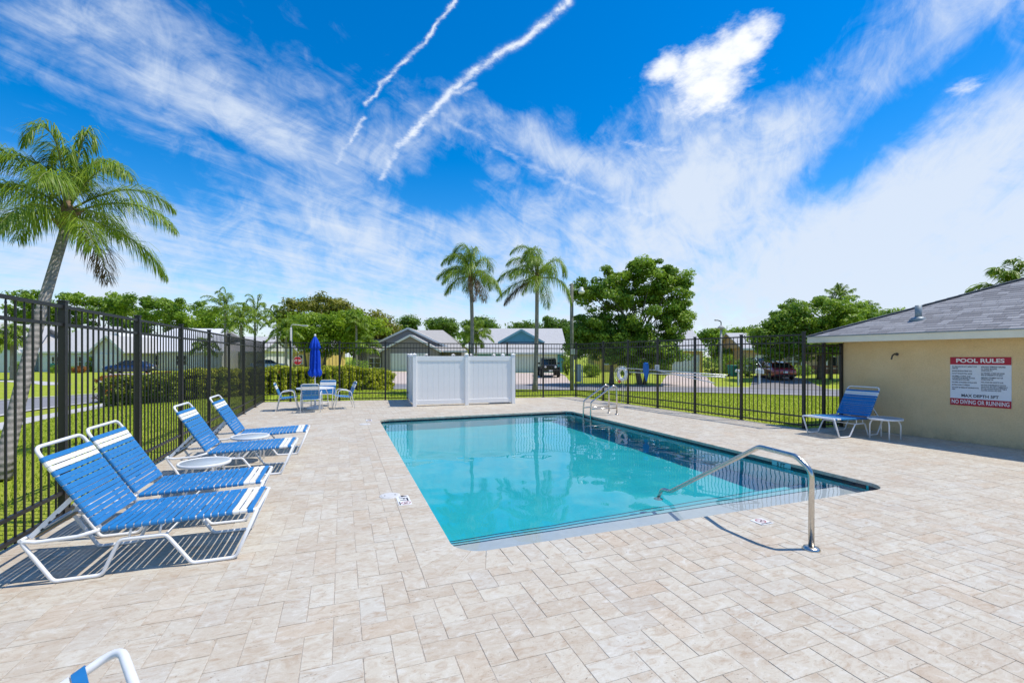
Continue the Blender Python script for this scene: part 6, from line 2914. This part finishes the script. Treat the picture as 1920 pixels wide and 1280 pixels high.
make_lamp_pole()
p = gp(1084, 722)
cab = thing('electric_cabinet', 'pale green electric cabinet on two posts beside the lamp pole', 'cabinet', p, -TH)
MB().box((0, 0, .95), (.46, .28, 1.35), bev=.012).build('cabinet_body', simple('cabinet_green', (.42, .50, .42), .5), cab)
MB().box((0, -.146, .95), (.40, .012, 1.25), bev=.004).build('door', simple('cabinet_green_door', (.45, .53, .45), .5), cab)
for sx in (-.20, .20):
    MB().box((sx, 0, .14), (.05, .06, .30)).build('leg', M_CONCPOLE, cab)
MB().tube([(.30, -.1, 0), (.30, -.1, 1.5)], .028, 8).build('conduit', M_WHITE_PVC, cab)


def street_lamp(label, u, v, vtop, ulamp, vlamp, pole_mat, cap):
    p = gp(u, v)
    D = depth_of(p)
    root = thing('street_lamp', label, 'street lamp', p, -TH)
    zt = H + (HZ - vtop) / F * D - p.z
    MB().tube([(0, 0, -.2), (0, 0, zt)], .13, 10, r1=.09).build('pole', pole_mat, root)
    if cap:
        MB().lathe([(.09, -.02), (.30, .02), (.28, .12), (.12, .26), (.04, .30)], 14, (0, 0, zt)).build('pole_cap', M_CONCPOLE, root)
    dx = (ulamp - u) / F * D
    zl = H + (HZ - vlamp) / F * D - p.z
    M_DK = simple('lamp_arm_dark', (.06, .065, .07), .5, .3) if cap else M_CONCPOLE
    z0 = zt + (.28 if cap else -.1)
    MB().tube(fillet([(0, 0, z0), (0, 0, z0 + .35), (dx * .5, 0, (z0 + zl) / 2 + .2), (dx * .85, 0, zl)], .3, 5), .045, 8).build('arm', M_DK, root)
    MB().box((dx, 0, zl), (abs(dx) * .42, .22, .13), bev=.04).build('lamp_head', simple('lamp_head_grey', (.45, .46, .46), .5), root)


street_lamp('street lamp on a capped concrete pole beside the yellow house drive', 1352, 712, 616, 1342, 600, M_CONCPOLE, True)
street_lamp('slim street lamp with long arm among the trees behind the umbrella', 546, 716, 614, 572, 611, M_CONCPOLE, False)


def make_stop():
    p = gp(558, 716)
    root = thing('stop_sign', 'red octagonal stop sign on a post behind the hedge', 'road sign', p, -TH + .5)
    D = depth_of(p)
    zc = H + (HZ - 676) / F * D - p.z
    MB().box((0, .02, (zc + .3) / 2), (.06, .04, zc + .3)).build('post', simple('sign_post', (.40, .42, .40), .5, .3), root)
    R_ = .38
    oc = [(R_ * math.cos(math.radians(22.5 + 45 * k)), R_ * math.sin(math.radians(22.5 + 45 * k))) for k in range(8)]
    b = MB().extrude([(x, -.012, zc + y) for x, y in oc], (0, 0, 0), (0, .012, 0))
    b.build('plate_rim', M_PLATE, root)
    b = MB().extrude([(x * .93, -.016, zc + y * .93) for x, y in oc], (0, 0, 0), (0, .003, 0))
    b.build('plate', simple('stop_red', (.50, .015, .02), .4), root)
    me = text_mesh('STOP', .27, .006, .95, 'CENTER', .002)
    me.materials.append(M_PLATE)
    o = link('lettering', me, root, (0, -.018, zc))
    o.rotation_euler = (math.pi / 2, 0, 0)


make_stop()


def bin_(label, u, v):
    p = gp(u, v)
    root = thing('wheeled_bin', label, 'bin', p, -TH + .2, 'teal wheeled bins')
    M_BIN = simple('bin_teal', (.02, .20, .20), .5, var=.08)
    vs = [(-.24, -.28, .06), (.24, -.28, .06), (.24, .28, .06), (-.24, .28, .06), (-.31, -.36, 1.0), (.31, -.36, 1.0), (.31, .36, 1.0), (-.31, .36, 1.0)]
    MB().add(vs, [(3, 2, 1, 0), (4, 5, 6, 7), (0, 1, 5, 4), (1, 2, 6, 5), (2, 3, 7, 6), (3, 0, 4, 7)]).build('bin_body', M_BIN, root)
    MB().box((0, 0, 1.035), (.66, .78, .07), bev=.025).build('lid', M_BIN, root)
    for s in (-1, 1):
        w = MB().lathe([(.11, -.03), (.11, .03)], 14)
        w.v = [(s * .29 + q[2], .27 + q[0], .11 + q[1]) for q in w.v]
        w.build('wheel', M_TYRE, root)


bin_('teal wheeled bin beside the yellow house bushes', 1374, 706)
bin_('teal wheeled bin in front of the pale blue house', 101, 699)


def mailbox(label, u, v, h_, w, d, boxy):
    p = gp(u, v)
    root = thing('mailbox', label, 'mailbox', p, -TH, 'white mailboxes at the kerb')
    MB().box((0, 0, h_ * .4), (.11, .11, h_ * .8), bev=.01).build('post', M_WHITE_PVC, root)
    b = MB()
    prof = [(-w / 2, 0), (w / 2, 0), (w / 2, w * .5)] + [(w / 2 * math.cos(a), w * .5 + w / 2 * math.sin(a)) for a in [math.pi * k / 8 for k in range(1, 8)]] + [(-w / 2, w * .5)]
    b.extrude([(x, -d / 2, h_ * .8 + z) for x, z in prof], (0, 0, 0), (0, d, 0))
    b.build('box', M_WHITE_PVC, root)
    MB().box((0, -d / 2 - .006, h_ * .8 + w * .4), (w * .8, .012, w * .7), bev=.003).build('door', M_WHITE_PVC, root)
    MB().box((w / 2 + .01, 0, h_ * .8 + w * .6), (.012, .18, .05)).build('flag', M_LAMP_R, root)


mailbox('slim white mailbox on a post by the kerb near the teal bin', 1384, 723, 1.25, .22, .5, False)
mailbox('white mailbox at the mouth of the dark driveway', 1424, 721.5, 1.0, .42, .5, True)
